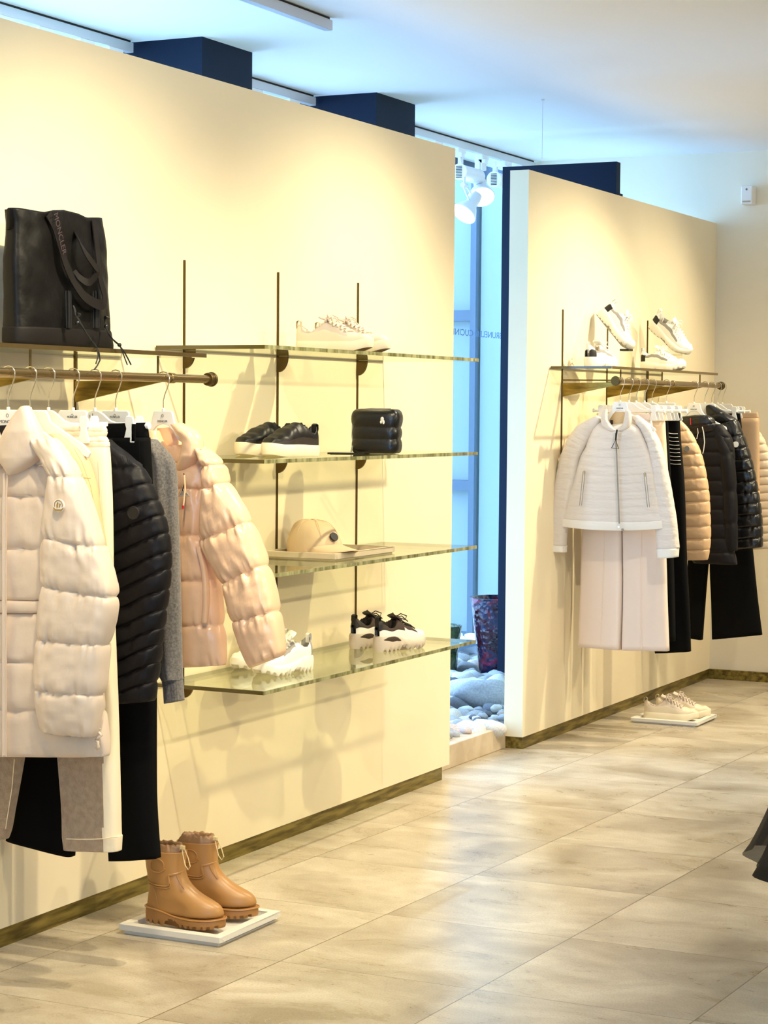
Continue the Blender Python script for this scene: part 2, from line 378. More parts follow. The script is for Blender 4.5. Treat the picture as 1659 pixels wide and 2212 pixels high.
# ------------------------------------------------------------------ garment lofts
def crom(a, b, c, d, t):
    return ((b*2)+(c-a)*t+(a*2-b*5+c*4-d)*t*t+(b*3-a-c*3+d)*t*t*t)*.5
def loft(mb, Y, rows, depth, puff=0, bulge=0, sub=8, n=44, wr=0, seed=0, e=.75, mi=0, curve=True, hem=0, fold=None, seam_every=1, sag=0):
    """rows: (lx,ly,rx,ry[,depth scale[,y offset]]) traced edges of the garment in its own plane y=Y"""
    P = []
    for r in rows:
        L = G(r[0], r[1], Y); R = G(r[2], r[3], Y)
        P.append((L, R, r[4] if len(r) > 4 else 1, r[5] if len(r) > 5 else 0))
    K = len(P); rs = []
    for i in range(K-1):
        q = [P[max(i-1, 0)], P[i], P[i+1], P[min(i+2, K-1)]]
        for k in range(sub+(1 if i == K-2 else 0)):
            s0 = k/sub; s = lerp(s0, .5-.5*math.cos(PI*s0), .65) if (puff or bulge) and seam_every == 1 else s0
            if curve: L = crom(q[0][0], q[1][0], q[2][0], q[3][0], s); R = crom(q[0][1], q[1][1], q[2][1], q[3][1], s)
            else: L = q[1][0].lerp(q[2][0], s); R = q[1][1].lerp(q[2][1], s)
            ds = lerp(q[1][2], q[2][2], s); yo = lerp(q[1][3], q[2][3], s)
            ss = ((i % seam_every)+s)/seam_every
            p = max(0, 1-abs(2*ss-1)**4.5)**.8 if puff or bulge else 1
            c = (L+R)/2; h = (R-L)/2; hl = max(h.length, 1e-4); d = h/hl; up2 = Vector((-d.y, d.x))
            hl2 = hl+bulge*(p-.3) if bulge else hl
            D = depth*ds*(1-puff+puff*p)
            edge = min(ss, 1-ss); ws = math.exp(-edge/.15)*min(1, edge/.03+.15)
            ring = []
            for j in range(n):
                a = 2*PI*j/n; cx = math.cos(a); sx = math.sin(a)
                ex = math.copysign(abs(cx)**e, cx); ey = math.copysign(abs(sx)**e, sx)
                pos = ex*hl
                k1 = 0
                if wr:
                    zz = c.y
                    k1 = wr*ws*noise.noise(Vector((pos*85+seed, i*3.7, ss*1.1)))*2.2*(1 if puff else 0)
                    k1 += wr*.7*noise.noise(Vector((pos*16+seed, zz*7, seed)))
                    k1 += wr*.5*noise.noise(Vector((pos*38+zz*25, zz*38-pos*20, seed+3)))
                if fold: k1 += fold[0]*math.sin(pos*fold[1]+seed+fold[2]*c.y)*(1 if abs(sx) > .2 else abs(sx)*5)
                jj = sag*(1-ex*ex)*(-1)
                x2 = c + d*(ex*hl2) + up2*(k1*.3)+Vector((0, jj))
                ring.append((x2.x, Y+yo-ey*(D+k1), x2.y))
            rs.append(ring)
    mb.rings(rs, True, mi)
    return mb
def seamline(mb, pts, r=.0015, n=6, mi=0): return mb.tube(pts, r, n, mi)
def mv(o, dy):
    """slide a garment part along the rail direction, keeping the line it was traced along"""
    vs = o.data.vertices; c = Vector((0, 0, 0))
    for v in vs: c += v.co
    c /= len(vs); o.location += (c-CAM)*(dy/c.y)
    return o
def disc_badge(px, py, Y, r, parent, m1='wtrim', m2='goldlogo', yd=0):
    c = W(px, py, 1, Y)
    o = MB().cyl((c.x, c.y, c.z), (c.x, c.y-.003, c.z), r, 28).build('badge', m1, parent)
    b = MB()
    b.tube([(c.x+r*.72*math.cos(a), c.y-.004, c.z+r*.08+r*.72*math.sin(a)) for a in [PI*(-.12+1.24*i/14) for i in range(15)]], r*.06, 6)
    b.prism([(c.x-r*.92, c.z-r*.28), (c.x-r*.5, c.z-r*.55), (c.x+r*.5, c.z-r*.55), (c.x+r*.92, c.z-r*.28), (c.x+r*.85, c.z-r*.5), (c.x+r*.45, c.z-r*.82), (c.x-r*.45, c.z-r*.82), (c.x-r*.85, c.z-r*.5)], c.y-.005, c.y-.003)
    b.prism([(c.x-r*.3, c.z-r*.3), (c.x-r*.12, c.z-r*.3), (c.x, c.z+r*.45), (c.x-r*.18, c.z+r*.5), (c.x-r*.32, c.z+r*.1)], c.y-.005, c.y-.003)
    b.prism([(c.x+r*.1, c.z-r*.3), (c.x+r*.22, c.z-r*.3), (c.x+r*.42, c.z+r*.2), (c.x+r*.2, c.z+r*.35)], c.y-.005, c.y-.003)
    ob = b.build('emblem', m2, o, smooth=False)
    ob.matrix_parent_inverse = (o.matrix_parent_inverse).inverted() if False else Matrix()
    return o

# ================================================================== SETTING
def sbox(name, a, b, m, bevel=0): return struct(MB().box(a, b).build(name, m, smooth=False, bevel=bevel))
sbox('floor', (-.09, -1.2, -.1), (6, 11.5, 0), 'floor')
sbox('ceiling', (-1.6, -1.2, 3.0), (6, 11.5, 3.1), 'ceil')
sbox('wall_left', (-.09, -1.2, .055), (0, 7.75, 2.6), 'paint')
sbox('wall_middle', (-.09, 8.55, .055), (0, 11.38, 2.6), 'paint')
sbox('wall_back', (-1.28, 11.38, .0), (6.1, 11.5, 3.0), 'white_wall')
sbox('wall_front', (-1.6, -1.3, 0), (3.0, -1.2, 3.0), 'white_wall')  # unseen; both front walls added to narrow the cool daylight opening
sbox('wall_front_side', (4.2, -1.3, 0), (6.1, -1.2, 3.0), 'white_wall')
sbox('wall_right', (6, -1.2, 0), (6.1, 11.5, 3.0), 'white_wall')  # unseen side wall, put in for the light it bounces back
sbox('baseboard_left', (-.088, -1.2, 0), (-.004, 7.685, .056), 'brass_base')
sbox('baseboard_middle', (-.088, 8.56, 0), (-.004, 11.38, .056), 'brass_base')
sbox('baseboard_back', (-.004, 11.362, 0), (6, 11.38, .056), 'brass_base')
# navy pillars behind the display wall
for i, (y0, y1) in enumerate(((7.07, 7.47), (8.63, 9.05))):
    sbox('trim_%d' % (i+1), (-1.22, y0, 0), (-.8, y1, 3.0), 'navy')
o = MB().box((-.82, 10.19, 0), (-.178, 10.25, 2.826)).box((-.2, 10.185, 2.6), (-.163, 10.25, 2.662)).build('trim_3', 'navy', smooth=False); struct(o)
# window facade onto the street, its glass and frame
wf = MB().box((-1.55, -1.2, 0), (-1.47, 12.42, .1)).box((-1.55, -1.2, 2.93), (-1.47, 12.42, 3.0))
for y in (-1.2, 1.5, 4.2, 6.9): wf.box((-1.55, y, .1), (-1.47, y+.05, 2.93))
wf = struct(wf.build('window_1', 'frameblue', smooth=False))
MB().box((-1.512, -1.2, .1), (-1.5, 12.42, 2.93)).build('window_glass', 'pane', wf, smooth=False)['kind'] = 'structure'
text_obj('window_lettering', 'BRUNELLO CUCINELLI', .038, .86, (0, -1, 0), (0, 0, 1), (-1.514, 11.44-.02-.0, 1.99), 'lettering', wf)['kind'] = 'structure'
# the white building and paving outside
sbox('floor_outside', (-7, -3, -.12), (-1.55, 14, .02), 'pave')
of = MB().box((-6, 12.5, 0), (-1.965, 12.9, 3.6)).box((-1.915, 12.44, 0), (-.2, 12.9, 3.6))
wo = struct(of.build('wall_outside', 'facade', smooth=False))
wfr = MB().box((-1.975, 12.40, 0), (-1.935, 12.5, 3.6))
for z in (.02, 1.03, 2.15, 3.2): wfr.box((-4.2, 12.42, z-.035), (-1.97, 12.5, z+.035))
for x in (-3.1, -4.2): wfr.box((x-.03, 12.4, 0), (x+.03, 12.5, 3.6))
struct(wfr.build('window_2', 'frameblue', smooth=False))
# planter behind the display wall: grit bed and stone kerb
sbox('floor_planter', (-1.47, -1.2, -.05), (-.09, 11.38, .055), 'gravel')
sbox('trim_4', (-.3, 7.55, 0), (-.085, 8.56, .1), 'stonekerb', .003)
# thin wires on the ceiling
for i, (x, y, l) in enumerate(((-.17, 9.14, .0), (-.11, 9.0, .0))): pass
t = MB().cyl((-.17, 9.13, 3.0), (-.17, 9.13, 2.72), .0012, 6).cyl((-.17, 9.13, 2.995), (-.17, 9.13, 3.0), .008, 12).build('hanging_wire', 'alu')
tag(t, 'thin steel wire hanging straight down from the pale blue ceiling', 'wire')

# ---- ceiling tracks (dark gap line on top) with white adapters
def track(name, x, y0, y1, label, lamps=()):
    t = thing(name, label, 'lighting track', (x, (y0+y1)/2, 3.0))
    MB().box((x-.018, y0, 2.952), (x+.018, y1, 2.99)).build('track_profile', 'alu', t, smooth=False, bevel=.002)
    MB().box((x-.01, y0+.01, 2.99), (x+.01, y1-.01, 3.0)).build('track_gap_line', 'blackm', t, smooth=False)  # black strip drawn as the gap line between track and ceiling
    for y in lamps:
        MB().box((x-.016, y-.05, 2.925), (x+.016, y+.05, 2.953)).box((x-.022, y-.02, 2.905), (x+.022, y+.02, 2.93)).build('track_adapter', 'lampwhite', t, smooth=False, bevel=.003)
    return t
track('ceiling_track', -.16, 4.6, 6.93, 'slim silver lighting track alone on the open ceiling, ending near the top edge')
track('ceiling_track', -1.12, 5.95, 7.04, 'white lighting track with clips at the top left, before the nearest navy pillar', (6.2, 6.45, 6.72, 6.92))
track('ceiling_track', -1.12, 7.5, 8.6, 'short white lighting track running between the two navy pillars', (7.7, 8.05, 8.4))
tr = track('ceiling_track', -1.12, 9.08, 11.36, 'white lighting track above the window gap carrying the lit spotlights', (9.3, 9.65, 10.0, 10.3, 10.62, 10.95, 11.2))

# ---- spotlights on the window track
def drum(px, py, x=-1.12, label=''):
    c = W(px, py, 0, x); y, z = c.y, c.z
    t = thing('track_spotlight', label, 'spotlight', (x, y, 2.9), 'cylindrical gear housings under the window track')
    MB().cyl((x, y-.01, z), (x, y+.24, z), .042, 32).build('housing', 'lampwhite', t)
    c = MB().cyl((x, y-.022, z), (x, y-.01, z), .045, 32).build('end_cap', 'plastic', t)
    s = MB()
    for k in range(8): s.box((x-.018, y-.0245, z-.032+k*.0085), (x+.018, y-.0215, z-.032+k*.0085+.004))
    s.build('slots', 'blackm', c, smooth=False)
    b = MB().box((x-.014, y-.01, z+.04), (x+.014, y+.006, 2.905)).box((x-.004, y-.013, z+.07), (x+.01, y-.009, z+.1))
    b.build('bracket', 'lampwhite', t, smooth=False, bevel=.002)
def lamp(px, py, y, r, face, label, arm):
    c = W(px, py, 1, y); d = Vector(face).normalized()
    t = thing('track_spotlight', label, 'spotlight', c)
    q = d.to_track_quat('Z', 'Y').to_matrix()
    def P(a, rr, h): return c + q@Vector((rr*math.cos(a), rr*math.sin(a), h))
    prof = [(0, -.15), (.4*r, -.15), (.5*r, -.12), (.5*r, -.075), (.72*r, -.05), (r, -.01), (r*1.05, 0), (r*1.0, .004), (.94*r, .0), (.9*r, -.012)]
    rs = [[P(2*PI*j/40, max(rr, .001), h) for j in range(40)] for rr, h in prof]
    MB().rings(rs, False).build('shade', 'lampwhite', t)
    MB().rings([[P(2*PI*j/40, rr, -.006+h) for j in range(40)] for rr, h in ((.92*r, 0), (.5*r, .004), (.01, .006))]).build('lens', 'lampface', t)
    top = W(arm[0], arm[1], 1, y)
    yk = MB()
    side = d.cross(Vector((0, 1, 0))).normalized()
    for s in (-1, 1):
        yk.tube([top+Vector((0, s*.02, 0)), c - d*.1+Vector((0, s*r*.75, 0)), c-d*.03+Vector((0, s*r*1.04, 0))], .006, 6)
    yk.cyl(top+Vector((0, -.025, 0)), top+Vector((0, .025, 0)), .014, 12)
    yk.tube([top, top+Vector((0, 0, .05)), Vector((-1.12, top.y, 2.91))], .007, 8)
    yk.build('yoke', 'lampwhite', t)
    l = spot(c+d*.03, c+d*2, 95, COOL, 58, .5, .04, 'spotlight_beam')
    return t
drum(995, 372, label='white drum housing with slotted end cap, half hidden by the front wall edge')
drum(1070, 388, label='white drum housing with slotted end cap, next to the end of the middle wall')
lamp(1040, 425, 10.55, .072, (.45, -.75, -1), 'brightly lit round spotlight, the upper right of the two glowing heads', (1036, 372))
lamp(1002, 462, 10.3, .070, (-.35, -.85, -1), 'brightly lit round spotlight, the lower left one beside the front wall edge', (1003, 400))
# reflector of a third head partly behind
t = thing('track_spotlight', 'unlit white spotlight with looped cable hanging between the drum housings', 'spotlight', (-1.12, 10.62, 2.9))
c = W(1035, 345, 1, 10.62)
MB().tube([c+Vector((0, 0, .05)), c+Vector((.03, 0, .03)), c+Vector((.035, 0, -.01)), c+Vector((.01, 0, -.045)), c+Vector((0, 0, -.1))], .008, 8).build('cable', 'plastic', t)
MB().box((c.x-.02, 10.6, c.z-.06), (c.x+.03, 10.66, c.z+.03)).build('gear_box', 'lampwhite', t, smooth=False, bevel=.006)

# fire/emergency box on the back wall
t = thing('alarm_box', 'small pale sounder box fixed high on the back wall at the right edge', 'alarm box', (.19, 11.37, 2.75))
c1 = W(1607, 404, 1, 11.36); c2 = W(1631, 443, 1, 11.36)
MB().box((c1.x, 11.3, c2.z), (c2.x, 11.379, c1.z)).build('case', 'plastic', t, smooth=False, bevel=.006)
MB().cyl(((c1.x+c2.x)/2, 11.298, c1.z-.02), ((c1.x+c2.x)/2, 11.302, c1.z-.02), .006, 12).build('indicator', 'logo', t)
MB().box((c1.x+.01, 11.297, c2.z+.012), (c2.x-.01, 11.301, c2.z+.02)).build('grille', 'tray', t, smooth=False)

# ---- planter contents
def pot(name, cx, cy, r0_, r1_, h, m, label):
    prof = [(r0_*.9, 0), (r0_, .01), (lerp(r0_, r1_, .5), h*.5), (r1_, h-.015), (r1_*1.02, h), (r1_*.94, h), (r1_*.9, h-.03), (r1_*.85, h*.6)]
    rs = []
    for k, (r, z) in enumerate(prof):
        rs.append([(cx+r*(1+.03*noise.noise(Vector((math.cos(a)*2, math.sin(a)*2, z*9))))*math.cos(a), cy+r*(1+.03*noise.noise(Vector((math.cos(a)*2, math.sin(a)*2, z*9))))*math.sin(a), .05+z) for a in [2*PI*j/56 for j in range(56)]])
    o = MB().rings(rs).build(name, m); tag(o, label, 'pot'); return o
pot('glazed_pot', -.905, 10.42, .105, .165, .45, 'pot1', 'tall flared planter glazed in mottled wine red, blue and purple on the pebbles')
pot('glazed_pot', -1.22, 10.3, .1, .125, .29, 'pot2', 'mossy green glazed planter cut off by the front wall edge, left of the wine-red one')
peb = MB()
base = {}
for k in range(5):
    base[k] = [MB().ell((0, 0, 0), (1, .78, .55), 18, 10, nz=.28, seed=k*5+q) for q in range(3)]
PMS = {}
def pebble(x, y, z, r, k, label, group, rz, zs=1.0):
    key = (k, RND.randint(0, 2))
    if key not in PMS:
        o = base[key[0]][key[1]].build('pebble', M['peb'][key[0]], sharp=180); PMS[key] = o.data; bpy.data.objects.remove(o)
    o = bpy.data.objects.new('pebble', PMS[key]); COL.objects.link(o)
    o.location = (x, y, z); o.scale = (r, r, r*zs); o.rotation_euler = (RND.uniform(-.2, .2), RND.uniform(-.2, .2), rz)
    tag(o, label, 'pebble', group); return o
placed = []
def free(x, y, r): return all((x-a)**2+(y-b)**2 > ((r+c)*.8)**2 for a, b, c in placed)
for (px, py, r, k, lab) in [(1015, 1500, .135, 1, 'big smooth grey-white boulder at the back of the two largest, beside the wine-red pot'),
                            (1045, 1512, .15, 0, 'big smooth grey boulder in front of the two largest, beside the wine-red pot'),
                            (1055, 1572, .085, 1, 'rounded cream stone on the kerb corner nearest the middle wall'),
                            (1018, 1577, .085, 1, 'broad pale grey stone just behind the kerb, second from the middle wall'),
                            (982, 1578, .07, 2, 'peach-tinted rounded stone at the kerb against the front wall edge'),
                            (984, 1520, .07, 3, 'dark grey-violet stone against the front wall edge')]:
    p = W(px, py, 2, .1); placed.append((p.x, p.y, r)); pebble(p.x, p.y, .06+r*.4, r, k, lab, None, RND.uniform(-.4, .4))
LABS = {0: 'grey rounded pebble in the planter bed between the two display walls', 1: 'off-white rounded pebble in the planter bed between the two display walls',
        2: 'pinkish rounded pebble in the planter bed between the two display walls', 3: 'dark slate pebble in the planter bed between the two display walls'}
GR = {0: 'grey planter pebbles', 1: 'off-white planter pebbles', 2: 'pinkish planter pebbles', 3: 'dark planter pebbles'}
cnt = 0
for rr_ in ((.05, .08), (.035, .055), (.02, .034)):
    for _ in range(2600):
        if cnt > 130: break
        x = RND.uniform(-1.4, -.12); y = RND.uniform(7.8, 11.0); r = RND.uniform(*rr_)
        px, py = PJ((x, y, .1))
        if not (960 < px < 1092) or not free(x, y, r): continue
        if x > -.33 and r > .034: continue
        if (x+.905)**2+(y-10.42)**2 < (.11+r)**2 or (x+1.22)**2+(y-10.3)**2 < (.1+r)**2: continue
        if y < 8.55+r and x > -.1-r: continue
        zb = .1 if x > -.3-r*.5 else .055
        placed.append((x, y, r)); k = RND.choices((0, 1, 2, 3), (6, 5, 1.5, 1.5))[0]
        pebble(x, y, zb+r*.42, r, k, LABS[k], GR[k], RND.uniform(0, PI)); cnt += 1
for _ in range(900):
    x = RND.uniform(-2.6, -1.62); y = RND.uniform(10.6, 12.2); r = RND.uniform(.05, .09)
    px, py = PJ((x, y, .05))
    if not (975 < px < 1060) or not free(x, y, r): continue
    placed.append((x, y, r)); pebble(x, y, .02+r*.45, r, 4, 'sunlit white pebble outside, beyond the window glass', 'white pebbles outside the window', RND.uniform(0, PI))

# ================================================================== SHELVING
def upright(y, z0, z1, label):
    o = MB().box((0, y-.003, z0), (.006, y+.003, z1)).build('wall_rod', 'brass_dark', smooth=False)
    tag(o, label, 'shelf rod'); return o
upright(5.034, .62, 2.0, 'thin brass wall rod behind the left hangers, mostly hidden by clothes')
upright(5.642, .62, 2.0, 'thin brass wall rod, leftmost of the three rising above the top glass shelf')
upright(6.258, .62, 2.0, 'thin brass wall rod, middle one of three, beside the black slip-on shoes')
upright(6.871, .62, 2.0, 'thin brass wall rod behind the cream sneaker toes and the quilted pouch')
upright(8.982, 1.25, 2.0, 'thin brass wall rod at the left of the right-hand rail')
upright(9.59, 1.25, 2.0, 'thin brass wall rod behind the tilted sneaker, middle of the right-hand rail')
upright(10.195, 1.25, 2.0, 'thin brass wall rod rightmost behind the right-hand rail')
def glass_shelf(y0, y1, x1, z, label, discs=(), th=.012, dark=True):
    t = thing('glass_shelf', label, 'shelf', (x1/2, (y0+y1)/2, z-th))
    e = .004
    MB().box((.007, y0+e, z-th), (x1-e, y1-e, z)).build('glass_plate', 'glass', t, smooth=False)
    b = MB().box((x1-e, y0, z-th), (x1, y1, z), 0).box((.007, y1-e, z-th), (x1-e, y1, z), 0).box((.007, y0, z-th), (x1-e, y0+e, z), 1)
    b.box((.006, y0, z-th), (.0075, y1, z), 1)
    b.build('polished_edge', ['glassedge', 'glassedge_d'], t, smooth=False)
    for y in discs:
        k = MB()
        poly = [(.0, z-th)]+[(.075*math.cos(a), z-th-.055*math.sin(a)) for a in [PI/2*i/14 for i in range(15)]]
        k.prism([(.0, z-th-.001)]+[(.006+.038*math.cos(a), z-th-.001-.055*math.sin(a)) for a in [PI/2*i/14 for i in range(15)]]+[(.0, z-th-.056)], y-.004, y+.004)
        k.build('bracket', 'brass_dark', t, smooth=False)
    return t
SY0, SY1 = 5.47, 7.094
ROD = (5.642, 6.258, 6.871)
Z1, Z2, Z3, Z4 = 1.722, 1.372, 1.019, .661
glass_shelf(SY0, SY1, .4, Z1, 'topmost long glass shelf, holding the cream sneakers', ROD)
glass_shelf(SY0, SY1, .4, Z2, 'second long glass shelf from the top, holding black shoes and a pouch', ROD)
glass_shelf(SY0, SY1, .4, Z3, 'third long glass shelf from the top, holding the cap on its tray', ROD)
glass_shelf(SY0, SY1, .4, Z4, 'lowest long glass shelf, holding the two chunky sneaker pairs', ROD)
def top_shelf(y0, y1, x1, z, label):
    t = thing('glass_shelf', label, 'shelf', (x1/2, (y0+y1)/2, z-.012))
    MB().box((.007, y0+.004, z-.012), (x1-.004, y1-.004, z)).build('glass_plate', 'glass', t, smooth=False)
    MB().box((x1-.004, y0, z-.012), (x1, y1, z), 0).box((.007, y1-.004, z-.012), (x1-.004, y1, z), 0).box((.007, y0, z-.012), (x1-.004, y0+.004, z), 1).box((.0065, y0, z-.012), (.0075, y1, z), 1).build('polished_edge', ['brass_rail', 'glassedge_d'], t, smooth=False)
ZL, ZR = 1.69, 1.733
top_shelf(3.66, 5.28, .305, ZL, 'glass shelf over the left clothes rail, carrying the black tote')
top_shelf(8.827, 10.45, .305, ZR, 'glass shelf over the right clothes rail, carrying the white sneakers')

def rail(y0, y1, z, rods, pins, zs, label, collars):
    t = thing('clothes_rail', label, 'clothes rail', (.15, (y0+y1)/2, z))
    x = .3; r = .0125
    MB().cyl((x, y0, z), (x, y1, z), r, 24).build('rail_tube', 'brass_rail', t)
    for y, s in ((y0, -1), (y1, 1)):
        MB().cyl((x, y-.01, z), (x, y+.01, z), .0195, 28).cyl((x, y+s*.01, z), (x, y+s*.018, z), .022, 28).build('end_cap', 'brass_dark', t, bevel=.002)
    for y in collars: MB().cyl((x, y-.012, z), (x, y+.012, z), .0155, 24).build('collar', 'brass_rail', t, bevel=.002)
    for y in pins: MB().cyl((x-.02, y, z+.008), (x-.02, y, zs-.0125), .0035, 10).build('shelf_pin', 'brass_dark', t)
    for y in rods:
        MB().prism([(0.0065, z-.01), (x, z-.004), (x, z-.013), (.0065, z-.072)], y-.004, y+.004).build('wall_bracket', 'brass', t, smooth=False)
        MB().cyl((.006, y, z+.005), (x-.02, y, z+.045 if False else z+.004), .003, 8).build('brace', 'brass_dark', t)
rail(3.7, 5.302, 1.614, (3.8, 4.42, 5.034), (3.82, 4.43, 4.64, 5.05), ZL, 'brass clothes rail on the left wall, under the shelf with the tote', (4.1, 5.09))
rail(8.9, 10.512, 1.667, (8.982, 9.59, 10.195), (9.01, 9.40, 9.61, 10.22), ZR, 'brass clothes rail on the middle wall, under the white sneakers', (9.72,))

# ================================================================== HANGERS
def yhook(px, z):   # where along the rail (x = 0.3) this hook sits
    d = None
    return W(px, 815 if z < 1.65 else 830, 0, .3).y
def hanger(Y, zr, kind, label, group=None, logo=True, clip=.128, clips=(1, -1), bar=None, ang=0, cy=.024):
    t = thing('clothes_hanger', label, 'hanger', (.3, Y, zr), group)
    x = .3; zb = zr-.095
    pts = [(-.0205, -.006), (-.019, .006), (-.011, .015), (0, .0175), (.012, .0145), (.02, .004), (.0195, -.012), (.013, -.03), (.004, -.05), (0, -.065), (0, -.1)]
    MB().tube([(x+a, Y, zr+b) for a, b in pts], .0017, 8).build('hook', 'hook', t)
    b = MB(); T = .008
    def arc(p): return [(x+a, zb+c) for a, c in p]
    if kind == 'plate':
        R = [(.0, .0), (.05, 0), (.058, -.012), (.066, -.03), (.105, -.052), (.17, -.088), (.19, -.108), (.182, -.122), (.15, -.108), (.1, -.086), (.06, -.07), (.03, -.062), (0, -.06)]
    elif kind == 'arch':
        R = [(.0, .0), (.03, 0), (.034, -.01), (.04, -.035), (.055, -.055), (.11, -.088), (.17, -.118), (.175, -.132), (.15, -.128), (.09, -.105), (.05, -.082), (.034, -.058), (.018, -.043), (0, -.038)]
    elif kind == 'wave':
        R = [(.0, .0), (.014, -.001), (.03, -.01), (.05, -.026), (.07, -.032), (.165, -.034), (.165, -.047), (.05, -.047), (.025, -.05), (0, -.05)]
    else:
        R = [(.0, .0), (.04, 0), (.047, -.006), (.043, -.024), (.06, -.03), (.11, -.03), (.11, -.042), (.0, -.042)]
    poly = arc(R)+arc([(-a, c) for a, c in R[::-1] if a > 0 or False])
    b.prism(poly, Y-T/2, Y+T/2)
    b.cyl((x, Y, zb+.008), (x, Y, zb-.004), .0045, 12)
    b.build('hanger_body', 'plastic', t, bevel=.002, sharp=30)
    if kind in ('wave', 'flat'):
        for s in clips:
            cx = x+s*clip; zc = zb-.04
            c = MB()
            for yy in (-cy, cy):
                pr = [(cx+a, zc+e) for a, e in [(-.009, .026), (-.014, .017), (-.013, .004), (-.009, -.008), (-.013, -.024), (-.018, -.040), (-.016, -.046), (.016, -.046), (.018, -.040), (.013, -.024), (.009, -.008), (.013, .004), (.014, .017), (.009, .026)]]
                c.prism(pr, Y+yy-.003, Y+yy+.003)
            c.box((cx-.012, Y-cy, zc-.004), (cx+.012, Y+cy, zc+.010))
            c.build('clip', 'plastic', t, bevel=.0015, sharp=30)
        kb = MB()
        for s in ((1, -1) if kind == 'wave' else ()):
            kb.cyl((x+s*.15, Y, zb-.04), (x+s*.168, Y, zb-.04), .0075, 14); kb.cyl((x+s*.168, Y, zb-.04), (x+s*.176, Y, zb-.04), .0095, 14)
        if kind == 'wave': kb.build('bar_knob', 'plastic', t)
    if logo:
        if kind in ('plate', 'arch', 'flat'):
            text_obj('print', 'MONCLER', .0085 if kind == 'plate' else .006, .05 if kind == 'plate' else .033, (1, 0, 0), (0, 0, 1), (x, Y-T/2-.0006, zb-(.03 if kind != 'flat' else .018)), 'logo', t)
            MB().tube([(x+.0035*math.cos(a), Y-T/2-.0008, zb-.014+.004*math.sin(a)) for a in [2*PI*i/12 for i in range(12)]], .0006, 5, closed=True).build('emblem', 'logo', t)
        else:
            e = MB()
            for p0, p1 in (((-.008, -.04), (-.014, -.012)), ((-.008, -.04), (-.004, -.008)), ((-.002, -.04), (.004, -.014)), ((-.002, -.04), (-.004, -.01)), ((-.014, -.04), (-.016, -.026)), ((.004, -.041), (.02, -.041))):
                e.tube([(x+p0[0], Y-T/2-.0006, zb+p0[1]), (x+p1[0], Y-T/2-.0006, zb+p1[1])], .0009, 5)
            e.build('emblem', 'logo', t)
    return t
YL = [yhook(p, 1.614) for p in (18, 65, 105, 158, 205, 250, 353)]
ZR1, ZR2 = 1.614, 1.667
hanger(YL[0], ZR1, 'plate', 'white hanger holding the ivory puffer coat, at the left end of the left rail')
hanger(YL[1], ZR1, 'plate', 'white hanger whose long arm runs down into the sand jacket', logo=False)
hanger(YL[2], ZR1, 'wave', 'white clip hanger gripping the cream elastic waistband')
hanger(YL[3], ZR1, 'flat', 'white flat-topped hanger between the two wavy ones, above the black puffer', clips=())
hanger(YL[4], ZR1, 'wave', 'white clip hanger gripping the black trousers waistband')
hanger(YL[5], ZR1, 'flat', 'white flat-topped hanger above the grey knit, second from the right on the left rail', clips=())
hanger(YL[6], ZR1, 'arch', 'white hanger holding the peach puffer, alone at the right end of the left rail')

def garment(name, label, cat, Y, zr): return thing(name, label, cat, (.3, Y, zr-.2))

# ================================================================== LEFT RAIL GARMENTS
# --- ivory puffer coat
Y = YL[0]; g = garment('puffer_coat', 'long ivory puffer coat with round badge, nearest garment on the left rail', 'coat', Y, ZR1)
b = MB()
loft(b, Y, [(-45, 948, 82, 948, .5), (-95, 1003, 128, 1003, .85), (-118, 1072, 150, 1072), (-125, 1184, 172, 1184), (-135, 1293, 190, 1296)], .05, .26, .005, 14, 110, .009, 1, e=.62)
loft(b, Y, [(-135, 1293, 190, 1296, .93), (-135, 1322, 190, 1322, .93)], .052, .25, 0, 6, 110, .003, 2, e=.62)
loft(b, Y, [(-135, 1322, 190, 1322, .9), (-145, 1425, 205, 1430), (-155, 1526, 224, 1534), (-165, 1630, 234, 1633, .8)], .05, .26, .005, 14, 110, .009, 3, e=.62, curve=False)
b.build('body', 'coat', g, sharp=180)
b = MB()
loft(b, Y, [(70, 955, 118, 950, .6), (112, 1030, 168, 1034, .85), (100, 1160, 220, 1182, 1), (98, 1263, 246, 1290), (90, 1377, 229, 1392), (85, 1486, 217, 1498), (97, 1578, 203, 1588, .6)], .052, .26, .006, 16, 96, .010, 5, e=.7)
sl = b.build('sleeve', 'coat', g, sharp=180)
mv(sl, -.055)
b = MB()
loft(b, Y, [(-110, 960, -60, 955, .6), (-150, 1060, -112, 1050), (-158, 1180, -120, 1180), (-165, 1300, -128, 1300), (-170, 1400, -130, 1400), (-170, 1500, -130, 1500), (-168, 1580, -135, 1580, .6)], .05, .4, .008, 12, 64, .003, 6, e=.7)
mv(b.build('sleeve', 'coat', g, sharp=180), -.03)
# collar: tall soft stand, folded outwards on both sides
b = MB()
loft(b, Y, [(46, 880, 60, 877, .35), (28, 905, 73, 898, .7), (12, 935, 86, 930), (0, 965, 93, 958), (2, 992, 86, 985), (14, 1012, 62, 1008, .8), (24, 1026, 36, 1024, .4)], .038, 0, 0, 8, 64, .0035, 8, e=.9)
c = b.build('collar', 'coat', g, sharp=180); mv(c, -.05)
b = MB()
loft(b, Y, [(-42, 890, -28, 888, .35), (-58, 915, -14, 910, .7), (-72, 950, -2, 945), (-66, 985, 4, 985), (-40, 1012, 6, 1010, .8)], .036, 0, 0, 8, 48, .003, 9, e=.9)
mv(b.build('collar', 'coat', g, sharp=180), -.045)
b = MB(); loft(b, Y, [(-20, 920, 30, 918), (-15, 960, 22, 958), (0, 1000, 14, 1000)], .012, n=24, e=1); mv(b.build('collar_lining', 'lining', g), -.012)
b = MB()
